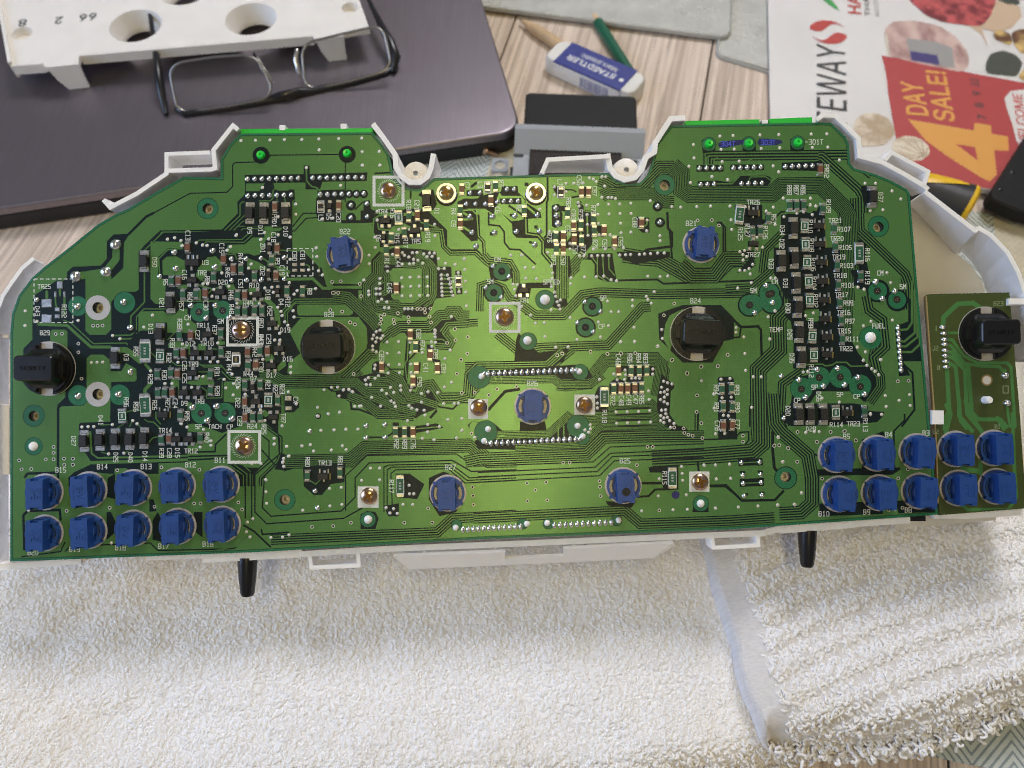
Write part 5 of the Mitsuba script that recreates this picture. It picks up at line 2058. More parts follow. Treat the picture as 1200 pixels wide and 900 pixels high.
# black reset knobs
for (x, y0, y1, w) in ((290, 652, 698, 11.5), (946, 620, 664, 11)):
    z = -0.0075
    a, b = q(x, y0, z), q(x, y1, z)
    L = a[1] - b[1]
    m = lathe([(w * S, 0), (w * S, L * 0.15), (w * S * 0.92, L * 0.5), (w * S * 0.72, L * 0.93), (w * S * 0.6, L), (0, L)], 24)
    m.apply_transform(trimesh.transformations.rotation_matrix(math.pi / 2, [1, 0, 0]))
    scene[numbered(f'{CL}__reset_knob')] = {**mikit.ply(m, 'm_black', smooth=30), 'to_world': BT @ TT().translate([float(a[0]), float(a[1]), z])}
# green light guides along the two upper edges, with white tabs
for x0, x1, y0, y1 in ((281, 436, 149, 158), (804, 891, 139.5, 147), (903, 953, 137, 145)):
    put(f'{CL}__light_guide', extrude(to_m(Polygon([(x0, y0 + 1), (x1, y0 - 1 if x0 > 500 else y0), (x1, y1), (x0, y1 + 1)])), -0.010, -0.0012), 'm_lightguide', T=BT)
for x, y in ((330, 147.5), (402, 146), (897.5, 141.5)):
    put(f'{HS}__tab', extrude(to_m(sbox(x - 3.4, y - 2, x + 3.4, y + 4)), -0.011, -0.0010), 'm_white', T=BT)

# ------------------------------------------------------------------ the table and its mat
VPD = np.array([0.463, 2.0, 0]) / np.linalg.norm([0.463, 2.0, 0])      # the planks run this way
VPN = np.array([VPD[1], -VPD[0], 0])


def wood_col(p, n, uv):
    a = p.x * float(VPD[0]) + p.y * float(VPD[1])
    b = p.x * float(VPN[0]) + p.y * float(VPN[1])
    w = b + 0.004 * N_(a * 9, b * 30, 2.0)
    g = FB(w * 520, a * 7, 1.0)
    f = FB(w * 1500, a * 30, 5.0)
    pore = SS(0.60, 0.78, FB(w * 900, a * 22, 9.0))
    c = MX((0.66, 0.545, 0.455), (0.46, 0.365, 0.29), SS(0.30, 0.75, g))
    c = c * (0.86 + 0.24 * f)
    return MX(c, (0.20, 0.15, 0.11), pore * 0.45)


mat('m_wood', mikit.proc(wood_col), 0.5, 0.0, 0.35)
labels['table'] = {'label': 'pale oak plank table top', 'kind': 'structure'}
b0 = tp(829, 90) @ VPN
PW = 0.142
for i in range(-6, 6):
    m = trimesh.creation.box([PW - 0.0012, 2.6, 0.03])
    v = m.vertices
    lo, hi = b0 + i * PW + 0.0006, b0 + (i + 1) * PW - 0.0006
    poly = sbox(lo, -1.0, hi, 1.6)
    mm = bevel_prism(poly, -0.03, 0.0, 0.0008)
    M = np.eye(4); M[:3, 0] = VPN; M[:3, 1] = VPD
    mm.apply_transform(M)
    put('table__plank', mm, 'm_wood')
m = trimesh.creation.box([2.2, 2.6, 0.02]); m.apply_translation([0, 0.3, -0.041])
mat('m_under', (0.08, 0.06, 0.045), 0.7)
put('table__underside', m, 'm_under')

PA, PB = tp(1040, 875, 0.0012)[:2], tp(1147, 898, 0.0012)[:2]
MU = (PB - PA) / np.linalg.norm(PB - PA); MV = np.array([-MU[1], MU[0]])
MU3 = (float(MU[0]), float(MU[1])); MV3 = (float(MV[0]), float(MV[1]))


def matcloth_col(p, n, uv):
    a = (p.x - float(PA[0])) * MU3[0] + (p.y - float(PA[1])) * MU3[1]
    b = (p.x - float(PA[0])) * MV3[0] + (p.y - float(PA[1])) * MV3[1]
    per = 0.034
    t = dr.abs(a / per - dr.floor(a / per) - 0.5) * per
    z = (b + t * 1.25) / 0.0042
    line = SS(0.55, 0.72, dr.abs(z - dr.floor(z) - 0.5) * 2)
    c = MX((0.50, 0.53, 0.50), (0.23, 0.27, 0.28), line)
    col = a / 0.102 - dr.floor(a / 0.102)
    c = dr.select((col > 0.70) & (col < 0.92), MX((0.52, 0.47, 0.36), (0.50, 0.45, 0.32), line), c)
    return c * (0.9 + 0.2 * FB(p.x * 300, p.y * 300, 0.0))


mat('m_matcloth', mikit.proc(matcloth_col), 0.7)
mp = [PA - MU * 0.40, PA + MU * 0.55, PA + MU * 0.55 + MV * 0.314, PA - MU * 0.40 + MV * 0.314]
mpoly = Polygon([tuple(p) for p in mp]).buffer(-0.004).buffer(0.004, 6)
tag(put('table_mat', bevel_prism(mpoly, 0.0001, 0.0013, 0.0004), 'm_matcloth'), 'pale grey green table mat with zigzag stripes under the towels', 'table mat')

# ------------------------------------------------------------------ towels of looped pile
mat('m_towel', mikit.proc(lambda p, n, uv: MX((0.81, 0.80, 0.805), (0.78, 0.725, 0.65), 0.45 * SS(0.52, 0.75, FB(p.x * 11 + 3.0, p.y * 14, 0.0)))), 0.85, 0.0, 0.1, sheen=0.5)
mat('m_hem', mikit.proc(lambda p, n, uv: mi.Color3f(0.68, 0.655, 0.645) * (0.86 + 0.14 * N_(p.x * 900, p.y * 2600, 0.0))), 0.85, 0.0, 0.1)


def loops(xy, z, size, seed, rad=0.00052, lean=None, segs=6, sides=5, wild=0.35):
    """Terry loops standing at the points xy, z, as one mesh."""
    g = np.random.default_rng(seed)
    n = len(xy)
    az = g.uniform(0, 2 * np.pi, n) if lean is None else lean + g.normal(0, 0.9, n)
    L = size * g.uniform(0.65, 1.35, n)
    H = size * g.uniform(0.15, 0.40, n)
    tw = g.normal(0, wild, n)
    t = np.linspace(0, 1, segs + 1)
    ang = np.pi * t
    # an arch that leans over sideways
    dx = (1 - np.cos(ang))[None, :] / 2 * L[:, None]
    hz = np.sin(ang)[None, :] * H[:, None]
    side = np.sin(ang * 1.0)[None, :] * (g.normal(0, 0.55, n) * size)[:, None] + (t * 1.0)[None, :] * (tw * size)[:, None]
    c, s_ = np.cos(az)[:, None], np.sin(az)[:, None]
    P = np.stack([xy[:, :1] + dx * c - side * s_, xy[:, 1:2] + dx * s_ + side * c, z[:, None] + hz - 0.0006], -1)
    Tn = np.gradient(P, axis=1); Tn /= np.linalg.norm(Tn, axis=2, keepdims=True) + 1e-12
    ref = np.stack([-np.sin(az), np.cos(az), np.full(n, 0.25)], -1)[:, None, :]
    A = np.cross(Tn, np.broadcast_to(ref, Tn.shape)); A /= np.linalg.norm(A, axis=2, keepdims=True) + 1e-12
    Bn = np.cross(Tn, A)
    th = np.arange(sides) * 2 * np.pi / sides
    r = rad * g.uniform(0.8, 1.25, n)
    V = P[:, :, None] + r[:, None, None, None] * (np.cos(th)[None, None, :, None] * A[:, :, None] + np.sin(th)[None, None, :, None] * Bn[:, :, None])
    k = (segs + 1) * sides
    i, j = np.meshgrid(np.arange(segs), np.arange(sides), indexing='ij')
    Q = np.stack([i * sides + j, (i + 1) * sides + j, (i + 1) * sides + (j + 1) % sides, i * sides + (j + 1) % sides], -1).reshape(-1, 4)
    F = np.vstack([Q[:, [0, 1, 2]], Q[:, [0, 2, 3]]])
    F = (F[None] + (np.arange(n) * k)[:, None, None]).reshape(-1, 3)
    return trimesh.Trimesh(V.reshape(-1, 3), F, process=False)


def scatter(poly, step, seed):
    g = np.random.default_rng(seed)
    x0, y0, x1, y1 = poly.bounds
    X, Y = np.meshgrid(np.arange(x0, x1, step), np.arange(y0, y1, step))
    X[1::2] += step / 2
    p = np.c_[X.ravel(), Y.ravel()] + g.normal(0, step * 0.28, (X.size, 2))
    from shapely import contains_xy
    return p[contains_xy(poly, p[:, 0], p[:, 1])]


def sheet(poly, hf, step=0.004, z_floor=0.0014):
    """A cloth body over a polygon: a height field closed down to the table."""
    x0, y0, x1, y1 = poly.bounds
    pts = scatter(poly, step, 3)
    ring = [poly.exterior.interpolate(i * step / 1.5) for i in range(int(poly.length / step * 1.5))]
    pts = np.vstack([pts, [[p.x, p.y] for p in ring]])
    from scipy.spatial import Delaunay
    t = Delaunay(pts).simplices
    c = pts[t].mean(1)
    from shapely import contains_xy
    t = t[contains_xy(poly.buffer(1e-5), c[:, 0], c[:, 1])]
    v = np.c_[pts, hf(pts)]
    a = pts[t]
    o = (a[:, 1, 0] - a[:, 0, 0]) * (a[:, 2, 1] - a[:, 0, 1]) - (a[:, 1, 1] - a[:, 0, 1]) * (a[:, 2, 0] - a[:, 0, 0])
    t[o < 0] = t[o < 0][:, ::-1]
    return trimesh.Trimesh(v, t, process=False)


from shapely import distance as sh_distance, points as sh_points


def edge_dist(poly, p):
    return sh_distance(poly.exterior, sh_points(p))


T1Z = 0.021
t1 = Polygon([tuple(tp(u, v, 0.012)[:2]) for u, v in ((-90, 520), (1010, 520), (1000, 700), (985, 876), (930, 890), (905, 900), (850, 912), (700, 930), (400, 945), (-90, 960))]).buffer(0.004).buffer(-0.004)


def h1(p):
    d = np.clip(edge_dist(t1, p) / 0.016, 0, 1)
    q3 = np.c_[p, np.zeros(len(p))]
    return 0.002 + (T1Z - 0.002) * np.sqrt(1 - (1 - d) ** 2) + 0.004 * (meshkit.fbm(q3 * 28, 3, 2) - 0.5) + 0.0012 * (meshkit.noise(q3 * 120, 5) - 0.5)


put('bath_towel', sheet(t1, h1), 'm_towel', True)
tag('bath_towel', 'white looped bath towel spread under the cluster, its front edge near the viewer', 'towel')
vis = t1.buffer(0.0015).intersection(Polygon([tuple(tp(u, v, 0.02)[:2]) for u, v in ((-40, 610), (960, 610), (960, 925), (-40, 925))]))
p = scatter(vis, 0.00118, 11)
labels[put('bath_towel__pile', loops(p, h1(p), 0.0018, 12, 0.00058), 'm_towel', True)] = {'kind': 'stuff'}

T2Z = 0.036
E2 = []
for t_ in np.linspace(0, 1, 40):
    e_ = [(826, 628), (838, 668), (858, 735), (872, 790), (888, 838), (904, 872)]
    f_ = t_ * 5; i_ = min(int(f_), 4)
    E2.append((e_[i_][0] + (e_[i_ + 1][0] - e_[i_][0]) * (f_ - i_) + 1.6 * math.sin(t_ * 17) + 0.9 * math.sin(t_ * 41 + 1), e_[i_][1] + (e_[i_ + 1][1] - e_[i_][1]) * (f_ - i_)))
t2 = Polygon([tuple(tp(u, v, 0.028)[:2]) for u, v in E2 + [(940, 877), (985, 876), (1040, 873), (1077, 868), (1120, 856), (1160, 842), (1200, 826), (1330, 775), (1330, 560), (826, 560)]])
hemline = LineString([tuple(tp(u, v, 0.03)[:2]) for u, v in [(815, 600)] + E2])


front = LineString([tuple(tp(u, v, 0.02)[:2]) for u, v in ((904, 872), (940, 877), (985, 876), (1040, 873), (1077, 868), (1120, 856), (1160, 842), (1200, 826), (1330, 775))])


def rib(p):
    return np.sin((p[:, 1] + 1.4 * (p[:, 0] - 0.2) ** 2 - 0.22 * p[:, 0]) * 2 * np.pi / 0.0112)


def h2(p):
    P_ = sh_points(p)
    hd = sh_distance(hemline, P_)
    d = np.clip(sh_distance(front, P_) / 0.016, 0, 1)
    q3 = np.c_[p, np.zeros(len(p))]
    roll = 0.010 + (T2Z - 0.010) * np.sqrt(1 - (1 - d) ** 2)
    left = 0.032 + (T2Z - 0.032) * np.clip(hd / 0.012, 0, 1)
    hem = 1 - np.clip((hd - 0.008) / 0.003, 0, 1)
    return np.minimum(roll, left) + 0.003 * (meshkit.fbm(q3 * 22, 3, 6) - 0.5) * np.clip(hd / 0.01, 0.25, 1) + (1 - hem) * 0.0009 * rib(p)


put('folded_towel', sheet(t2, h2, 0.0028), 'm_hem', True)
tag('folded_towel', 'white ribbed towel with a flat woven hem lying on the larger towel at right', 'towel')
# its skirt down to the cloth below
n2 = [t2.exterior.interpolate(d_) for d_ in np.arange(0, t2.length, 0.004)]
ring = np.array([[p_.x, p_.y] for p_ in n2])
cen = ring.mean(0)
on_ = np.array(t2.buffer(0.0014).exterior.coords)
nearest_ = lambda g_, d_: np.array([[*LineString(t2.buffer(d_).exterior.coords).interpolate(LineString(t2.buffer(d_).exterior.coords).project(Point(*p_))).coords[0]] for p_ in g_])
top_z = h2(ring)
ringo = nearest_(ring, 0.0016)
mid_ = 0.5 * (top_z + 0.018)
rows_ = [np.c_[ring, top_z], np.c_[0.5 * (ring + ringo) , top_z - 0.0006], np.c_[ringo, 0.65 * top_z + 0.35 * mid_], np.c_[ringo, mid_], np.c_[ring, np.full(len(ring), 0.004)]]
k_ = len(ring)
f_ = np.array([[r_ * k_ + i, r_ * k_ + (i + 1) % k_, (r_ + 1) * k_ + (i + 1) % k_] for r_ in range(4) for i in range(k_)] + [[r_ * k_ + i, (r_ + 1) * k_ + (i + 1) % k_, (r_ + 1) * k_ + i] for r_ in range(4) for i in range(k_)])
put('folded_towel__edge', trimesh.Trimesh(np.vstack(rows_), f_, process=False), 'm_hem', True)
pile2 = t2.buffer(0.001).difference(hemline.buffer(0.0095)).intersection(Polygon([tuple(tp(u, v, 0.03)[:2]) for u, v in ((800, 590), (1260, 570), (1260, 900), (800, 900))]))
p = scatter(pile2, 0.00116, 21)
p = p[rib(p) > -0.93]
labels[put('folded_towel__pile', loops(p, h2(p), 0.0016, 22, 0.00055), 'm_towel', True)] = {'kind': 'stuff'}
# shaggy front edge: loops hanging on the rolled edge
g_ = np.random.default_rng(5)
fe = LineString([tuple(tp(u, v, 0.02)[:2]) for u, v in ((905, 874), (945, 879), (985, 878), (1040, 875), (1077, 870), (1120, 858), (1160, 844), (1200, 828), (1300, 788))])
ps = np.array([[*fe.interpolate(d_).coords[0]] for d_ in g_.uniform(0, fe.length, 1500)]) + g_.normal(0, 0.0016, (1500, 2))
labels[put('folded_towel__fringe', loops(ps, g_.uniform(0.006, 0.022, 1500), 0.0022, 31, 0.0006, wild=0.5), 'm_towel', True)] = {'kind': 'stuff'}

# ------------------------------------------------------------------ helpers for things on the table
def frame(o, xdir, z=0.0):
    """Matrix with its x axis along xdir on the table and its origin at o."""
    x = np.array([xdir[0], xdir[1], 0.0]); x /= np.linalg.norm(x)
    M = np.eye(4); M[:3, 0] = x; M[:3, 1] = [-x[1], x[0], 0]; M[:3, 3] = [o[0], o[1], z]
    return M


def px_local(M, u, v, z):
    return (np.linalg.inv(M) @ np.r_[tp(u, v, z), 1])[:3]


def TM(M):
    return TT(M.tolist())


# ------------------------------------------------------------------ laptop
def lid_col(p, n, uv):
    return mi.Color3f(0.235, 0.205, 0.228) * (0.93 + 0.14 * N_(p.x * 3000, p.y * 60, 0.0))


mat('m_laptop', mikit.proc(lid_col), 0.37, 0.8, 0.5)
mat('m_laptop_dark', (0.03, 0.03, 0.033), 0.4, 0.5)
LZ = 0.019
cor = tp(612, 152, LZ); far_l = tp(0, 243, LZ)
LM = frame(cor, far_l - cor)            # x runs left along the front edge
LM[:3, 1] *= -1                         # y runs away from the viewer
LM[:3, 2] = [0, 0, 1]
body = sbox(0, 0, 0.345, 0.235).buffer(-0.013).buffer(0.013, 10)
tag(put('laptop', bevel_prism(body, 0.0132, LZ, 0.0022), 'm_laptop', 50, T=TM(LM)), 'closed dark grey laptop at the upper left', 'laptop')
put('laptop__base', bevel_prism(body.buffer(-0.0012), 0.0015, 0.0115, 0.0008), 'm_laptop_dark', T=TM(LM))
put('laptop__seam', extrude(body.buffer(-0.003), 0.0112, 0.0138), 'm_black', T=TM(LM))

# ------------------------------------------------------------------ white panel lying on the laptop
mat('m_panel', mikit.proc(lambda p, n, uv: mi.Color3f(0.74, 0.705, 0.66) * (0.95 + 0.08 * FB(p.x * 80, p.y * 80, 0.0))), 0.5)
PZ = 0.037
o = tp(13, 77, PZ); r_ = tp(433, 35, PZ)
PM = frame(o, r_ - o)
def pl(u, v, z=PZ):
    return px_local(PM, u, v, z)[:2]


W_ = float(np.linalg.norm(r_ - o))
outl = Polygon([pl(13, 76), pl(50, 73.5), pl(52, 78), pl(91, 75), pl(93, 64), pl(366, 41), pl(368, 45), pl(433, 34), pl(421, 0), pl(400, -50), pl(-10, -50), pl(2, 15)])
hs = []
for u, v, r in ((159, 30, 0.0165), (294, 22, 0.0165), (215, -12, 0.0165)):
    c = pl(u, v)
    hs.append((c[0], c[1], r))
sm = [(*pl(26, 39), 0.0065), (*pl(410, 9), 0.0055)]
hole = unary_union([Point(a, b).buffer(r, 24) for a, b, r in hs + sm])
put('white_panel', extrude(outl.difference(hole), PZ - 0.0035, PZ), 'm_panel', T=TM(PM))
tag('white_panel', 'white plastic panel with round lamp holes lying on the laptop', 'panel')
for a, b, r in hs:
    m = lathe([(r, PZ), (r * 0.74, PZ - 0.010), (r * 0.74, PZ - 0.013), (r * 0.80, PZ - 0.013), (r * 1.04, PZ - 0.0033)], 36)
    m.apply_translation([a, b, 0])
    put('white_panel__lamp_hole', m, 'm_panel', 40, T=TM(PM))
for a, b, r in sm:
    m = lathe([(r, PZ), (r * 0.9, PZ - 0.005), (0, PZ - 0.005)], 24)
    m.apply_translation([a, b, 0])
    put('white_panel__dimple', m, 'm_panel', 40, T=TM(PM))
e0, e1, e2 = pl(93, 64), pl(366, 41), pl(13, 76)
put('white_panel__front_edge', extrude(LineString([e0, e1]).buffer(0.001, cap_style=2), PZ - 0.0065, PZ - 0.0002), 'm_panel', T=TM(PM))
put('white_panel__front_edge', extrude(LineString([e2, pl(50, 73.5)]).buffer(0.001, cap_style=2), PZ - 0.0065, PZ - 0.0002), 'm_panel', T=TM(PM))
put('white_panel__side_edge', extrude(LineString([e2, pl(2, 15), pl(-10, -50)]).buffer(0.001, cap_style=2), PZ - 0.009, PZ + 0.002), 'm_panel', T=TM(PM))
for (ua, ub) in (((54, 78), (92, 75)), ((369, 45), (403, 42))):
    a, b = pl(*ua), pl(*ub)
    d = (b - a)
    y_ = float((a[1] + b[1]) / 2) - 0.0005
    v2 = [(a[0], PZ), (b[0], PZ), (b[0] - d[0] * .06, PZ - 0.011), (b[0] - d[0] * .06, PZ - 0.0175), (a[0] + d[0] * .3, PZ - 0.0175), (a[0] + d[0] * .12, PZ - 0.010)]
    m = trimesh.creation.extrude_polygon(Polygon(v2), 0.0022, engine='earcut')
    m.apply_transform(trimesh.transformations.rotation_matrix(math.pi / 2, [1, 0, 0]))
    m.apply_translation([0, y_ + 0.0022, 0])
    put('white_panel__leg_tab', m, 'm_panel', T=TM(PM))
mat('m_ink', (0.03, 0.03, 0.035), 0.6)
for txt, u, v in (('66', 103, 20), ('2', 69, 24), ('8', 26.5, 27)):
    tm = meshkit.text_mesh(txt, 0.0068, 0.00012, bold=True)
    tm.apply_translation([-tm.bounds[:, 0].mean(), -tm.bounds[:, 1].mean(), 0])
    tm.apply_transform(trimesh.transformations.rotation_matrix(math.pi, [0, 0, 1]))
    c = pl(u, v)
    tm.apply_translation([c[0], c[1], PZ])
    put('white_panel__numeral', tm, 'm_ink', T=TM(PM))

# ------------------------------------------------------------------ eyeglasses
mat('m_specs', (0.012, 0.012, 0.014), 0.25)
mat('m_specs_rim', (0.30, 0.29, 0.28), 0.22, 0.8)
scene['m_lens'] = {'type': 'thindielectric', 'int_ior': 1.5}
zt, zb = 0.046, 0.0205


def spec_pt(u, v, v_top, v_bot):
    k = np.clip((v - v_top) / (v_bot - v_top), 0, 1)
    return tp(u, v, zt + (zb - zt) * k)


def smooth_loop(pts, n=60, r=0.18):
    pg = Polygon(pts); e = math.sqrt(pg.area) * r
    pg = pg.buffer(-e).buffer(e, 8)
    return [pg.exterior.interpolate(i / n, normalized=True).coords[0] for i in range(n)]


GL_L = [(198, 80), (212, 73), (250, 67), (287, 64.5), (302, 70), (312, 88), (320.5, 107), (314, 115), (270, 124), (217, 132), (207, 125)]
GL_R = [(354, 62), (360, 50), (400, 40), (442, 30.5), (451, 40), (455, 58), (458, 75), (450, 84), (410, 95), (365, 105), (357, 97)]
tops = {0: (64, 132), 1: (30, 105)}
gk = 'eyeglasses'
rims = []
for i, G in enumerate((GL_L, GL_R)):
    lp = smooth_loop(G)
    P3 = np.array([spec_pt(u, v, *tops[i]) for u, v in lp])
    k = put(f'{gk}__rim', tube(P3, 0.00085, 8, True), 'm_specs_rim', True)
    c = P3.mean(0)
    v = np.vstack([P3, [c]])
    f = np.array([[j, (j + 1) % len(P3), len(P3)] for j in range(len(P3))])
    put(f'{gk}__lens', trimesh.Trimesh(v, f, process=False), 'm_lens', True)
labels[gk] = {'label': 'black framed eyeglasses lying upside down on the laptop before the white panel', 'category': 'eyeglasses'}
def sp(u, v, z):
    return tp(u, v, z)


low = [sp(207, 127, .0205), sp(217, 134, .0200), sp(270, 126.5, .0200), sp(316, 117.5, .0200), sp(327, 113, .0215), sp(338, 110, .023), sp(350, 107.5, .0215), sp(364, 107.5, .0200), sp(410, 97.5, .0200), sp(452, 86, .0200), sp(461, 78, .021)]
put(f'{gk}__brow_bar', tube(np.array(low), 1.5 * np.array([.0010, .0014, .0016, .0018, .0019, .0018, .0019, .0018, .0016, .0014, .0012]), 8), 'm_specs', True)
put(f'{gk}__nose_pad', tube(np.array([sp(301, 68, .040), sp(308, 80, .038), sp(317, 92, .034), sp(319, 97, .030)]), np.array([.0012, .0016, .0016, .0009]), 8), 'm_lens_pad' if False else 'm_washer', True)
put(f'{gk}__nose_pad', tube(np.array([sp(348, 58, .042), sp(346.5, 70, .039), sp(350, 84, .034), sp(353, 91, .030)]), np.array([.0012, .0016, .0016, .0009]), 8), 'm_washer', True)
put(f'{gk}__nose_arm', tube(np.array([sp(297, 62, .046), sp(300, 68, .043), sp(304, 76, .039)]), .0008, 6), 'm_specs', True)
put(f'{gk}__temple', tube(np.array([sp(195, 134, .0205), sp(190, 112, .024), sp(187, 96, .030), sp(184, 72, .034), sp(180, 45, .034), sp(174, 5, .034)]), np.array([.0015, .0026, .0030, .0022, .0016, .0014]), 8), 'm_specs', True)
put(f'{gk}__temple', tube(np.array([sp(461, 84, .021), sp(464, 66, .026), sp(458, 50, .030), sp(448, 32, .032), (sp(436, 8, .033)), sp(425, -15, .033)]), np.array([.0018, .0032, .0030, .0024, .0016, .0014]), 8), 'm_specs', True)

# ------------------------------------------------------------------ eraser and pencils
mat('m_eraser', (0.66, 0.64, 0.60), 0.6)
mat('m_sleeve', (0.022, 0.032, 0.20), 0.4)
mat('m_paper_white', (0.72, 0.70, 0.68), 0.6)
mat('m_barcode', (0.10, 0.12, 0.30), 0.6)
EZ = 0.0125
ea, eb = tp(659.5, 60, EZ), tp(737, 94, EZ)
EM = frame((ea + eb) / 2, eb - ea)
el = float(np.linalg.norm(eb - ea)); ew = 0.0235
er = bevel_prism(rounded(el + 0.018, ew - 0.001, 0.006, 6), 0.0006, EZ - 0.0006, 0.0016)
tag(put('eraser', er, 'm_eraser', 35, T=TM(EM)), 'white block eraser in a dark blue paper sleeve', 'eraser')
put('eraser__sleeve', bevel_prism(sbox(-el / 2, -ew / 2, el / 2, ew / 2), 0.0005, EZ, 0.0004), 'm_sleeve', T=TM(EM))
put('eraser__side_panel', bx(-el / 2 + 0.0002, el / 2 - 0.0002, -ew / 2 - 0.0002, -ew / 2 + 0.001, 0.0008, EZ - 0.0012), 'm_paper_white', T=TM(EM))
gb = np.random.default_rng(3); bars = []; xx = -0.004
while xx < 0.018:
    w = gb.choice([0.0004, 0.0007, 0.0010]); bars.append(bx(xx, xx + w, -ew / 2 - 0.00035, -ew / 2, 0.0015, EZ - 0.003)); xx += w + gb.choice([0.0004, 0.0008])
labels[put('eraser__barcode', cat(bars), 'm_barcode', T=TM(EM))] = {'kind': 'stuff'}
for txt, h, x, y, b in (('STAEDTLER', 0.0047, -0.0015, -0.0028, True), ('Mars plastic', 0.0040, 0.0005, 0.0042, False)):
    tm = meshkit.text_mesh(txt, h, 0.00012, bold=b)
    tm.apply_translation([-tm.bounds[:, 0].mean(), -tm.bounds[:, 1].mean(), 0])
    tm.apply_scale([min(1.0, (el * 0.74) / np.ptp(tm.bounds[:, 0])) if b else 0.9, 1, 1])
    tm.apply_transform(trimesh.transformations.rotation_matrix(math.pi, [0, 0, 1]))
    tm.apply_translation([x, y, EZ])
    put('eraser__lettering', tm, 'm_paper_white', T=TM(EM))
tm = lathe([(0.0, 0.00012), (0.0016, 0.00012), (0.0016, 0)], 16)
tm.apply_translation([el / 2 - 0.0042, -0.0028, EZ])
put('eraser__round_mark', tm, 'm_paper_white', T=TM(EM))


def rod(p0, p1, prof):
    """A lathed rod along p0-p1; prof: (fraction of length, radius)."""
    p0, p1 = np.array(p0), np.array(p1)
    L = np.linalg.norm(p1 - p0)
    m = lathe([(r, t * L) for t, r in prof], 14)
    z = (p1 - p0) / L
    x = np.cross([0, 0, 1], z); x /= np.linalg.norm(x)
    M = np.eye(4); M[:3, 0] = x; M[:3, 1] = np.cross(z, x); M[:3, 2] = z; M[:3, 3] = p0
    m.apply_transform(M)
    return m


mat('m_pencilwood', mikit.proc(lambda p, n, uv: mi.Color3f(0.52, 0.36, 0.20) * (0.8 + 0.4 * FB(p.x * 200, p.y * 60, 0.0))), 0.55)
mat('m_pencilgreen', (0.012, 0.10, 0.055), 0.35)
mat('m_lead', (0.05, 0.05, 0.05), 0.4)
a, b = tp(610, 23, 0.004), tp(700, 84, 0.0042)
tag(put('wooden_pencil', rod(a, b, [(0, 0.0002), (0.02, 0.0010), (0.2, 0.0040), (1, 0.0042), (1, 0)]), 'm_pencilwood', 40), 'natural wood pencil poking out from behind the eraser', 'pencil')
d = (b - a) * 0.045
put('wooden_pencil__lead', rod(a - d * 0.4, a + d, [(0, 0.0), (0.3, 0.0007), (1, 0.00125), (1, 0)]), 'm_lead', 40)
a, b = tp(695, 17, 0.0036), tp(742, 92, 0.0036)
tag(put('green_pencil', rod(a + (b - a) * 0.12, b, [(0, 0.0034), (0.03, 0.0038), (1, 0.0038), (1, 0)]), 'm_pencilgreen', 40), 'dark green pencil lying behind the eraser', 'pencil')
put('green_pencil__tip', rod(a - (b - a) * 0.05, a + (b - a) * 0.125, [(0, 0.0003), (1, 0.0033), (1, 0)]), 'm_pencilwood', 40)

# ------------------------------------------------------------------ metal sheets with dimples
def sheet_col(p, n, uv):
    return mi.Color3f(0.42, 0.42, 0.385) * (0.85 + 0.3 * FB(p.x * 90, p.y * 90, 0.0))


mat('m_sheet', mikit.proc(sheet_col), 0.55, 0.3)
def px_poly(pts, z):
    return Polygon([tuple(tp(u, v, z)[:2]) for u, v in pts])


for pts, z, lab in (([(553, -40), (560, 5), (565, 8.5), (845, 44), (853, 43), (857, 37), (861, -60)], 0.0046, 'dimpled grey metal sheet lying furthest left behind the eraser'),
                    ([(839, 60), (842, 66), (960, 102), (1010, -40), (850, -40)], 0.0022, 'dimpled grey metal sheet half under the flyer')):
    pg = px_poly(pts, z)
    k = tag(put('metal_sheet', bevel_prism(pg, z - 0.0022, z, 0.0005), 'm_sheet'), lab, 'metal sheet', 'dimpled metal sheets')
    put(f'{k}__rolled_rim', tube(np.c_[np.array(pg.buffer(-0.0012).exterior.coords)[:-1], np.full(len(pg.buffer(-0.0012).exterior.coords) - 1, z)], 0.0009, 6, True), 'm_sheet', True)
    pp = scatter(pg.buffer(-0.006), 0.0058, 41)
    pp = pp[(pp[:, 1] < 1.2)]
    labels[put(f'{k}__dimple', cat([dome(a, b, 0.0021, 0.00028, z - 0.00002, 7, 2) for a, b in pp]), 'm_sheet', True)] = {'kind': 'stuff'}

# ------------------------------------------------------------------ grey and black device
mat('m_devgrey', (0.27, 0.285, 0.305), 0.45, 0.0, 0.4)
mat('m_foam', mikit.proc(lambda p, n, uv: mi.Color3f(0.028, 0.022, 0.02) * (0.5 + 1.2 * N_(p.x * 1500, p.y * 1500, p.z * 1500))), 0.9)
DZ = 0.030
da, db = tp(607, 145.5, DZ), tp(753, 151, DZ)
DM = frame(da, db - da)
wl = float(np.linalg.norm(db - da))
dl = lambda u, v, z: px_local(DM, u, v, z)
depth = float(dl(612, 108, DZ)[1])
tag(put('electronic_module', bevel_prism(sbox(0.0035, 0, wl - 0.003, depth).buffer(-0.002).buffer(0.002), 0.003, DZ, 0.0012), 'm_blackmatte', T=TM(DM)), 'black and grey metal module with a foam pad behind the cluster', 'electronic module')
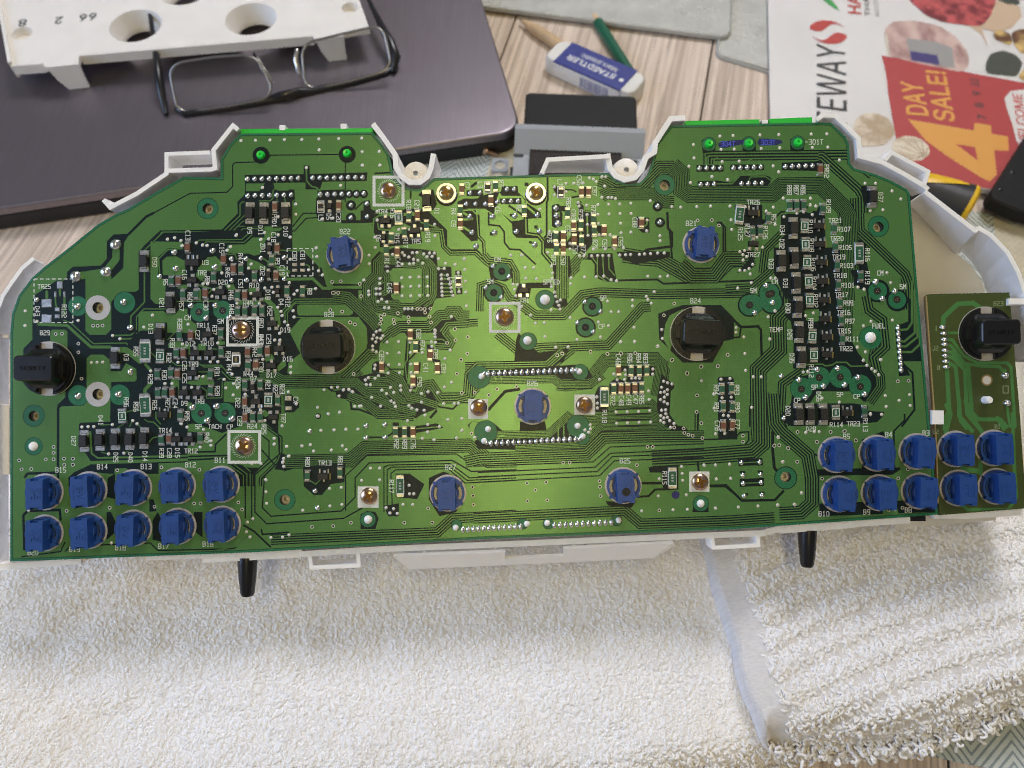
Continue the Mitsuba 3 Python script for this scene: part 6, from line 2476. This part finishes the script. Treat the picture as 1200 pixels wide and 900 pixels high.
# the grey cover slopes down towards the viewer
f0 = float(dl(600, 178, 0.022)[1]); 
prof = Polygon([(0.0, 0.003), (0.0, DZ + 0.0006), (-0.004, DZ + 0.0006), (f0, 0.021), (f0 - 0.001, 0.003)])
m = trimesh.creation.extrude_polygon(prof, wl + 0.003, engine='earcut')      # local (y, z) extruded along x
M = np.array([[0, 0, 1, -0.0015], [1, 0, 0, -0.0004], [0, 1, 0, 0], [0, 0, 0, 1.0]])
m.apply_transform(M); m.fix_normals()
put('electronic_module__cover', m, 'm_devgrey', T=TM(DM))
m = bx(-0.0015, wl + 0.0015, f0 - 0.022, f0, 0.003, 0.0207)
put('electronic_module__front_plate', m, 'm_devgrey', T=TM(DM))
sl_ = ((DZ + 0.0006) - 0.021) / (-0.004 - f0)
def slope_z(y):
    return 0.021 + sl_ * (y - f0) if y > f0 else 0.0207


x0, x1 = float(dl(621, 175, 0.027)[0]), float(dl(729, 178, 0.027)[0])
ya = float(dl(640, 171, 0.027)[1]); yb = f0 - 0.018
v = []
fo = [(x0, ya), (x0 + (x1 - x0) * .66, ya), (x0 + (x1 - x0) * .70, ya - .004), (x0 + (x1 - x0) * .74, ya), (x1, ya - 0.001)]
topz = lambda y: slope_z(y)
strip = []
segs_ = [ya, f0, yb]
pts3 = []
for y in segs_:
    pts3 += [[x0, y, topz(y) + 0.0022], [x1, y, topz(y) + 0.0022]]
pts3 += [[x0, ya, topz(ya)], [x1, ya, topz(ya)], [x0, yb, topz(yb)], [x1, yb, topz(yb)]]
f = [[0, 2, 1], [1, 2, 3], [2, 4, 3], [3, 4, 5], [6, 0, 1], [6, 1, 7], [4, 8, 5], [5, 8, 9], [6, 8, 0], [0, 8, 4], [1, 5, 9], [1, 9, 7]]
put('electronic_module__foam_pad', trimesh.Trimesh(np.array(pts3), np.array(f), process=False), 'm_foam', T=TM(DM))
for u, v_ in ((608, 177), (741, 184)):
    c = dl(u, v_, 0.0215)
    put('electronic_module__slot', extrude(rounded(0.0062, 0.0026, 0.0012).buffer(0) if False else affinity.translate(rounded(0.0062, 0.0026, 0.0012), c[0], c[1] - 0.003), 0.0206, 0.0210), 'm_hole', T=TM(DM))
c = dl(586, 193, 0.008)
ear = affinity.translate(rounded(0.0105, 0.011, 0.002).difference(Point(0, 0).buffer(0.0034)), c[0], c[1])
put('electronic_module__lug', extrude(ear, 0.0068, 0.008), 'm_devgrey', T=TM(DM))
c0, c1 = dl(598, 196, 0.012), dl(618, 204, 0.012)
put('electronic_module__connector', bx(c0[0], c1[0] + 0.002, c1[1] - 0.006, c0[1], 0.004, 0.012), 'm_black', T=TM(DM))

# loose screw
a, b = tp(567, 176, 0.0055), tp(585, 181.5, 0.0035)
tag(put('loose_screw', rod(a, b, [(0, 0.0), (0.0, 0.0026), (0.14, 0.0030), (0.2, 0.0030), (0.21, 0.0015)] + [(0.21 + 0.06 * i, 0.0013 if i % 2 else 0.0018) for i in range(1, 12)] + [(0.95, 0.0009), (1, 0)]), 'm_screw', 30), 'small brass coloured screw lying loose beside the laptop corner', 'screw')

# ------------------------------------------------------------------ the flyer
FZ = 0.0062
mat('m_flyer', mikit.proc(lambda p, n, uv: mi.Color3f(0.66, 0.635, 0.615) * (0.93 + 0.12 * FB(p.x * 25, p.y * 25, 0.0))), 0.55)
mat('m_red', (0.40, 0.052, 0.050), 0.5)
mat('m_red2', (0.45, 0.055, 0.045), 0.5)
mat('m_orange', (0.66, 0.31, 0.065), 0.5)
mat('m_print_black', (0.028, 0.028, 0.028), 0.5)
mat('m_print_green', (0.05, 0.30, 0.07), 0.5)
mat('m_print_purple', (0.055, 0.04, 0.16), 0.5)
mat('m_print_ham', mikit.proc(lambda p, n, uv: MX((0.58, 0.42, 0.37), (0.30, 0.15, 0.14), SS(0.25, 0.75, FB(p.x * 110, p.y * 60, 0.0, 5)))), 0.5)
mat('m_print_meat', mikit.proc(lambda p, n, uv: MX((0.50, 0.09, 0.09), (0.17, 0.02, 0.025), SS(0.3, 0.7, FB(p.x * 160, p.y * 160, 0.0, 5)))), 0.5)
mat('m_print_bone', (0.55, 0.40, 0.27), 0.5)
mat('m_print_rim', (0.58, 0.52, 0.42), 0.5)
mat('m_print_squash', mikit.proc(lambda p, n, uv: MX((0.66, 0.58, 0.46), (0.42, 0.31, 0.20), SS(0.3, 0.75, FB(p.x * 95, p.y * 95, 0.0, 4)))), 0.5)
mat('m_print_rib', (0.40, 0.30, 0.20), 0.5)
mat('m_print_pot', (0.06, 0.065, 0.05), 0.5)
mat('m_print_potato', mikit.proc(lambda p, n, uv: MX((0.62, 0.42, 0.15), (0.12, 0.05, 0.02), SS(0.3, 0.7, FB(p.x * 120, p.y * 120, 0.0, 4)))), 0.5)
mat('m_print_grey', (0.30, 0.29, 0.28), 0.5)
fly = [(899, -60), (903, 150), (930, 190), (1078, 211), (1105, 213), (1166, 223), (1260, 236), (1260, -60)]
fl_poly = px_poly(fly, FZ)
sheets_ = [extrude(affinity.translate(fl_poly.buffer(-0.0004 * i), 0.0003 * i, -0.0007 * (i % 3)), FZ - 0.0012 * (i + 1), FZ - 0.0012 * i - 0.0003) for i in range(4)]
tag(put('sale_flyer', cat(sheets_), 'm_flyer'), 'folded white supermarket flyer with a red sale block at the upper right', 'flyer')
lay = [0]


def decal(name, pg, m, level=1, kind=None):
    z = FZ - 0.0000 + 0.00006 * level
    return put(f'sale_flyer__{name}', extrude(pg, z - 0.00004, z), m)


def fp(pts):
    return px_poly(pts, FZ)


RD = [(1033, 65), (1084, 74), (1140, 86), (1200, 97), (1260, 108), (1260, 236), (1166, 222.5), (1080, 209.5), (1055, 190), (1046, 140), (1041, 110), (1038, 84)]
decal('red_block', fp(RD).intersection(fl_poly.buffer(-0.0005)), 'm_red', 1)
decal('white_bubble', fp([(1262, 85), (1200, 105), (1184, 107), (1177, 115), (1180, 128), (1186, 145), (1191, 165), (1196, 172), (1262, 200)]), 'm_flyer', 2)


def ftext(txt, u0, v0, u1, v1, cap, m, level=2, bold=False, stretch=None):
    """Text printed on the flyer from (u0, v0) towards (u1, v1), its capitals cap metres tall."""
    a, b = tp(u0, v0, FZ), tp(u1, v1, FZ)
    tm = meshkit.text_mesh(txt, cap, 0.00004, bold=bold)
    tm.apply_translation([-tm.bounds[0, 0], 0, 0])
    L = np.linalg.norm(b - a)
    tm.apply_scale([L / np.ptp(tm.bounds[:, 0]), 1, 1])
    M = frame(a, b - a, FZ + 0.00006 * level - 0.00004)
    tm.apply_transform(M)
    put('sale_flyer__lettering', tm, m)


mpx = lambda u, v, du: float(np.linalg.norm(tp(u + du, v, FZ) - tp(u, v, FZ)))
ftext('SAFEWAY', 994, 188, 990.5, 55, mpx(990, 100, 34), 'm_print_black')
ftext('HAR', 1009, 17, 1006.5, -14, mpx(1005, 10, 14), 'm_red2', bold=True)
ftext('THAN', 1020, 19, 1017, -10, mpx(1015, 10, 6), 'm_print_black')
ftext('ACCOU', 1031, 20, 1027, -8, mpx(1026, 10, 5), 'm_print_grey')
# the round emblem: two facing swooshes
def swoosh(sgn):
    pts = []
    for t in np.linspace(0, 1, 14):
        a = math.pi * t
        pts.append((math.cos(a), sgn * math.sin(a)))
    for t in np.linspace(1, 0, 14):
        x = math.cos(math.pi * t)
        pts.append((x * 0.97, sgn * (0.30 + 0.42 * math.sin(math.pi * t) * 0.2) + 0.33 * math.sin(math.pi * x)))
    return Polygon(pts).buffer(0)


ca = tp(970.5, 37.5, FZ)
for s_ in (1, -1):
    g2 = affinity.scale(swoosh(s_), mpx(970, 37, 22), float(np.linalg.norm(tp(970, 24, FZ) - tp(970, 37.5, FZ))) * 1.0, origin=(0, 0))
    decal('emblem', affinity.translate(g2, ca[0], ca[1]), 'm_red2', 2)
decal('green_leaf', fp([(950, -8), (962, -2), (975, 8), (984, 13), (978, 4), (968, -6), (960, -14)]), 'm_print_green', 2)
decal('ham_picture', fp(smooth_loop([(1035, 33), (1048, 25), (1070, 24), (1100, 30), (1120, 43), (1133, 60), (1137, 76), (1132, 86), (1084, 76), (1041, 66), (1039, 55)], 40)), 'm_print_ham', 2)
decal('ham_label', fp([(1062, 45), (1095, 49), (1115, 56), (1119, 80), (1068, 71)]), 'm_print_grey', 3)
decal('ham_label_band', fp([(1066, 60), (1098, 65), (1101, 77), (1068, 71)]), 'm_print_purple', 4)
decal('ham_rim', fp([(1036, 42), (1040, 40), (1043, 66), (1041, 67)]), 'm_print_rim', 3)
decal('meat_bone', fp([(1130, 26), (1150, 40), (1158, 55), (1148, 53), (1140, 45), (1150, 33), (1168, 38), (1185, 33), (1197, 20), (1195, 8), (1170, 0)]), 'm_print_bone', 2)
decal('meat_picture', fp(smooth_loop([(1052, -8), (1072, 6), (1085, 18), (1105, 26), (1135, 30), (1150, 32), (1160, 20), (1168, 0), (1160, -20), (1080, -20)], 40)), 'm_print_meat', 3)
decal('olive_pot', fp(smooth_loop([(1155, 75), (1160, 63), (1175, 59), (1190, 64), (1199, 74), (1192, 90), (1155, 86)], 30)), 'm_print_pot', 2)
decal('olive_pot', fp(smooth_loop([(1170, -6), (1194, 0), (1196, 6), (1180, 5), (1168, 0)], 20)), 'm_print_pot', 4)
for pts in ([(1163, 39), (1172, 35), (1184, 40), (1186, 50), (1194, 58), (1180, 52), (1166, 46)], [(1184, 38), (1196, 34), (1215, 38), (1215, 66), (1196, 62), (1188, 52)], [(1192, 90), (1205, 76), (1220, 90), (1205, 98)]):
    decal('potato_picture', fp(smooth_loop(pts, 24)), 'm_print_potato', 3)
for pts, ribs in (([(1000, 150), (1003, 139), (1013, 133), (1028, 133), (1041, 139), (1049, 152), (1047, 160), (1036, 170), (1010, 172), (1002, 162)], (1029, 153)), ([(1045, 172), (1048, 163), (1062, 159), (1078, 162), (1088, 171), (1090, 181), (1080, 188), (1060, 190), (1048, 184)], (1083, 183))):
    decal('squash_picture', fp(smooth_loop(pts, 40)), 'm_print_squash', 3)
    lp = smooth_loop(pts, 9)
    rb = unary_union([LineString([tuple(tp(*ribs, FZ)[:2]), tuple(tp((ribs[0] + 2.6 * u) / 3.6, (ribs[1] + 2.6 * v) / 3.6 - 1.5, FZ)[:2]), tuple(tp((ribs[0] + 9 * u) / 10, (ribs[1] + 9 * v) / 10, FZ)[:2])]).buffer(0.0003) for u, v in lp])
    decal('squash_ribs', rb, 'm_print_rib', 4)
ftext('DAY', 1088, 136, 1079.5, 97, mpx(1080, 115, 24), 'm_orange', bold=True)
ftext('SALE!', 1119, 143, 1107, 84, mpx(1110, 115, 22.5), 'm_orange', bold=True)
four = [(1064, 140), (1141, 153), (1142, 144), (1161, 147), (1162, 157), (1181, 160), (1182, 177), (1165, 176), (1168, 205), (1160, 213), (1151, 209), (1110, 183), (1085, 165)]
fin = [(1120, 169), (1142.5, 172.5), (1145.5, 188)]
decal('big_four', fp(four).difference(fp(fin)), 'm_orange', 2)
for txt, y0, y1 in (('7', 140.5, 135), ('8', 126.5, 121), ('9', 112.5, 107.5), ('10', 101.5, 93)):
    ftext(txt, 1155.5 - (140 - y0) * 0.22, y0, 1154.5 - (140 - y0) * 0.22, y1, mpx(1150, 115, 9), 'm_print_black', bold=True)
for txt, y0, y1 in (('OCT', 139, 130), ('OCT', 126, 118), ('OCT', 112, 105), ('OCT', 100, 92)):
    ftext(txt, 1145 - (140 - y0) * 0.2, y0, 1144 - (140 - y0) * 0.2, y1, mpx(1140, 115, 4), 'm_red2')
ftext('WELCOME', 1207, 176, 1197, 111, mpx(1195, 125, 10.5), 'm_red2', 3, bold=True)

# ------------------------------------------------------------------ screwdriver
mat('m_yellow', (0.72, 0.44, 0.012), 0.38)
mat('m_grip', (0.016, 0.015, 0.016), 0.5)
z_ = 0.0135
a, b = tp(1060, 215, z_), tp(1137, 246, z_)
L = float(np.linalg.norm(b - a))
tag(put('screwdriver', rod(a, b, [(0, 0.0), (0, 0.0085), (0.3, 0.0105), (0.6, 0.0122), (0.86, 0.0135), (0.905, 0.0136), (0.91, 0.0)]), 'm_grip', 40), 'black and yellow screwdriver handle sticking out behind the right rim', 'screwdriver')
put('screwdriver__end_cap', rod(a + (b - a) * 0.90, b, [(0, 0.0), (0, 0.0138), (0.5, 0.0137), (0.85, 0.0118), (1, 0.008), (1, 0)]), 'm_yellow', 40)
dv = (b - a) / L
nrm = np.cross(dv, [0, 0, 1]); nrm /= np.linalg.norm(nrm)
st = []
for s0 in np.linspace(-1, 1, 9):
    ring_ = []
    for t in np.linspace(0.05, 0.80, 12):
        rr = np.interp(t, [0, .3, .6, .86], [.0085, .0105, .0122, .0135]) + 0.0004
        wgap = 0.9 * (1 - ((t - 0.05) / 0.76)) + 0.02
        ang_ = 0.30 + s0 * wgap
        ring_.append(a + (b - a) * t + rr * (math.sin(ang_) * -nrm + math.cos(ang_) * np.array([0, 0, 1.0])))
    st.append(ring_)
st = np.array(st)
fv = []
for i in range(8):
    for j in range(11):
        p0 = i * 12 + j
        fv += [[p0, p0 + 12, p0 + 13], [p0, p0 + 13, p0 + 1]]
put('screwdriver__yellow_inlay', trimesh.Trimesh(st.reshape(-1, 3), np.array(fv), process=False), 'm_yellow', True)

# ------------------------------------------------------------------ black bracket at the right edge
pg = px_poly([(1208, 150), (1160, 226), (1162, 233), (1196, 247), (1260, 262), (1300, 150)], 0.015).buffer(-0.002).buffer(0.002)
tag(put('black_bracket', bevel_prism(pg, 0.0065, 0.015, 0.0012), 'm_blackmatte'), 'matt black plastic bracket at the right edge on the flyer', 'bracket')
for u, v in ((1186, 202), (1172, 222)):
    c = tp(u, v, 0.015)
    put('black_bracket__rivet', dome(c[0], c[1], 0.0016, 0.0008, 0.0149), 'm_black', True)
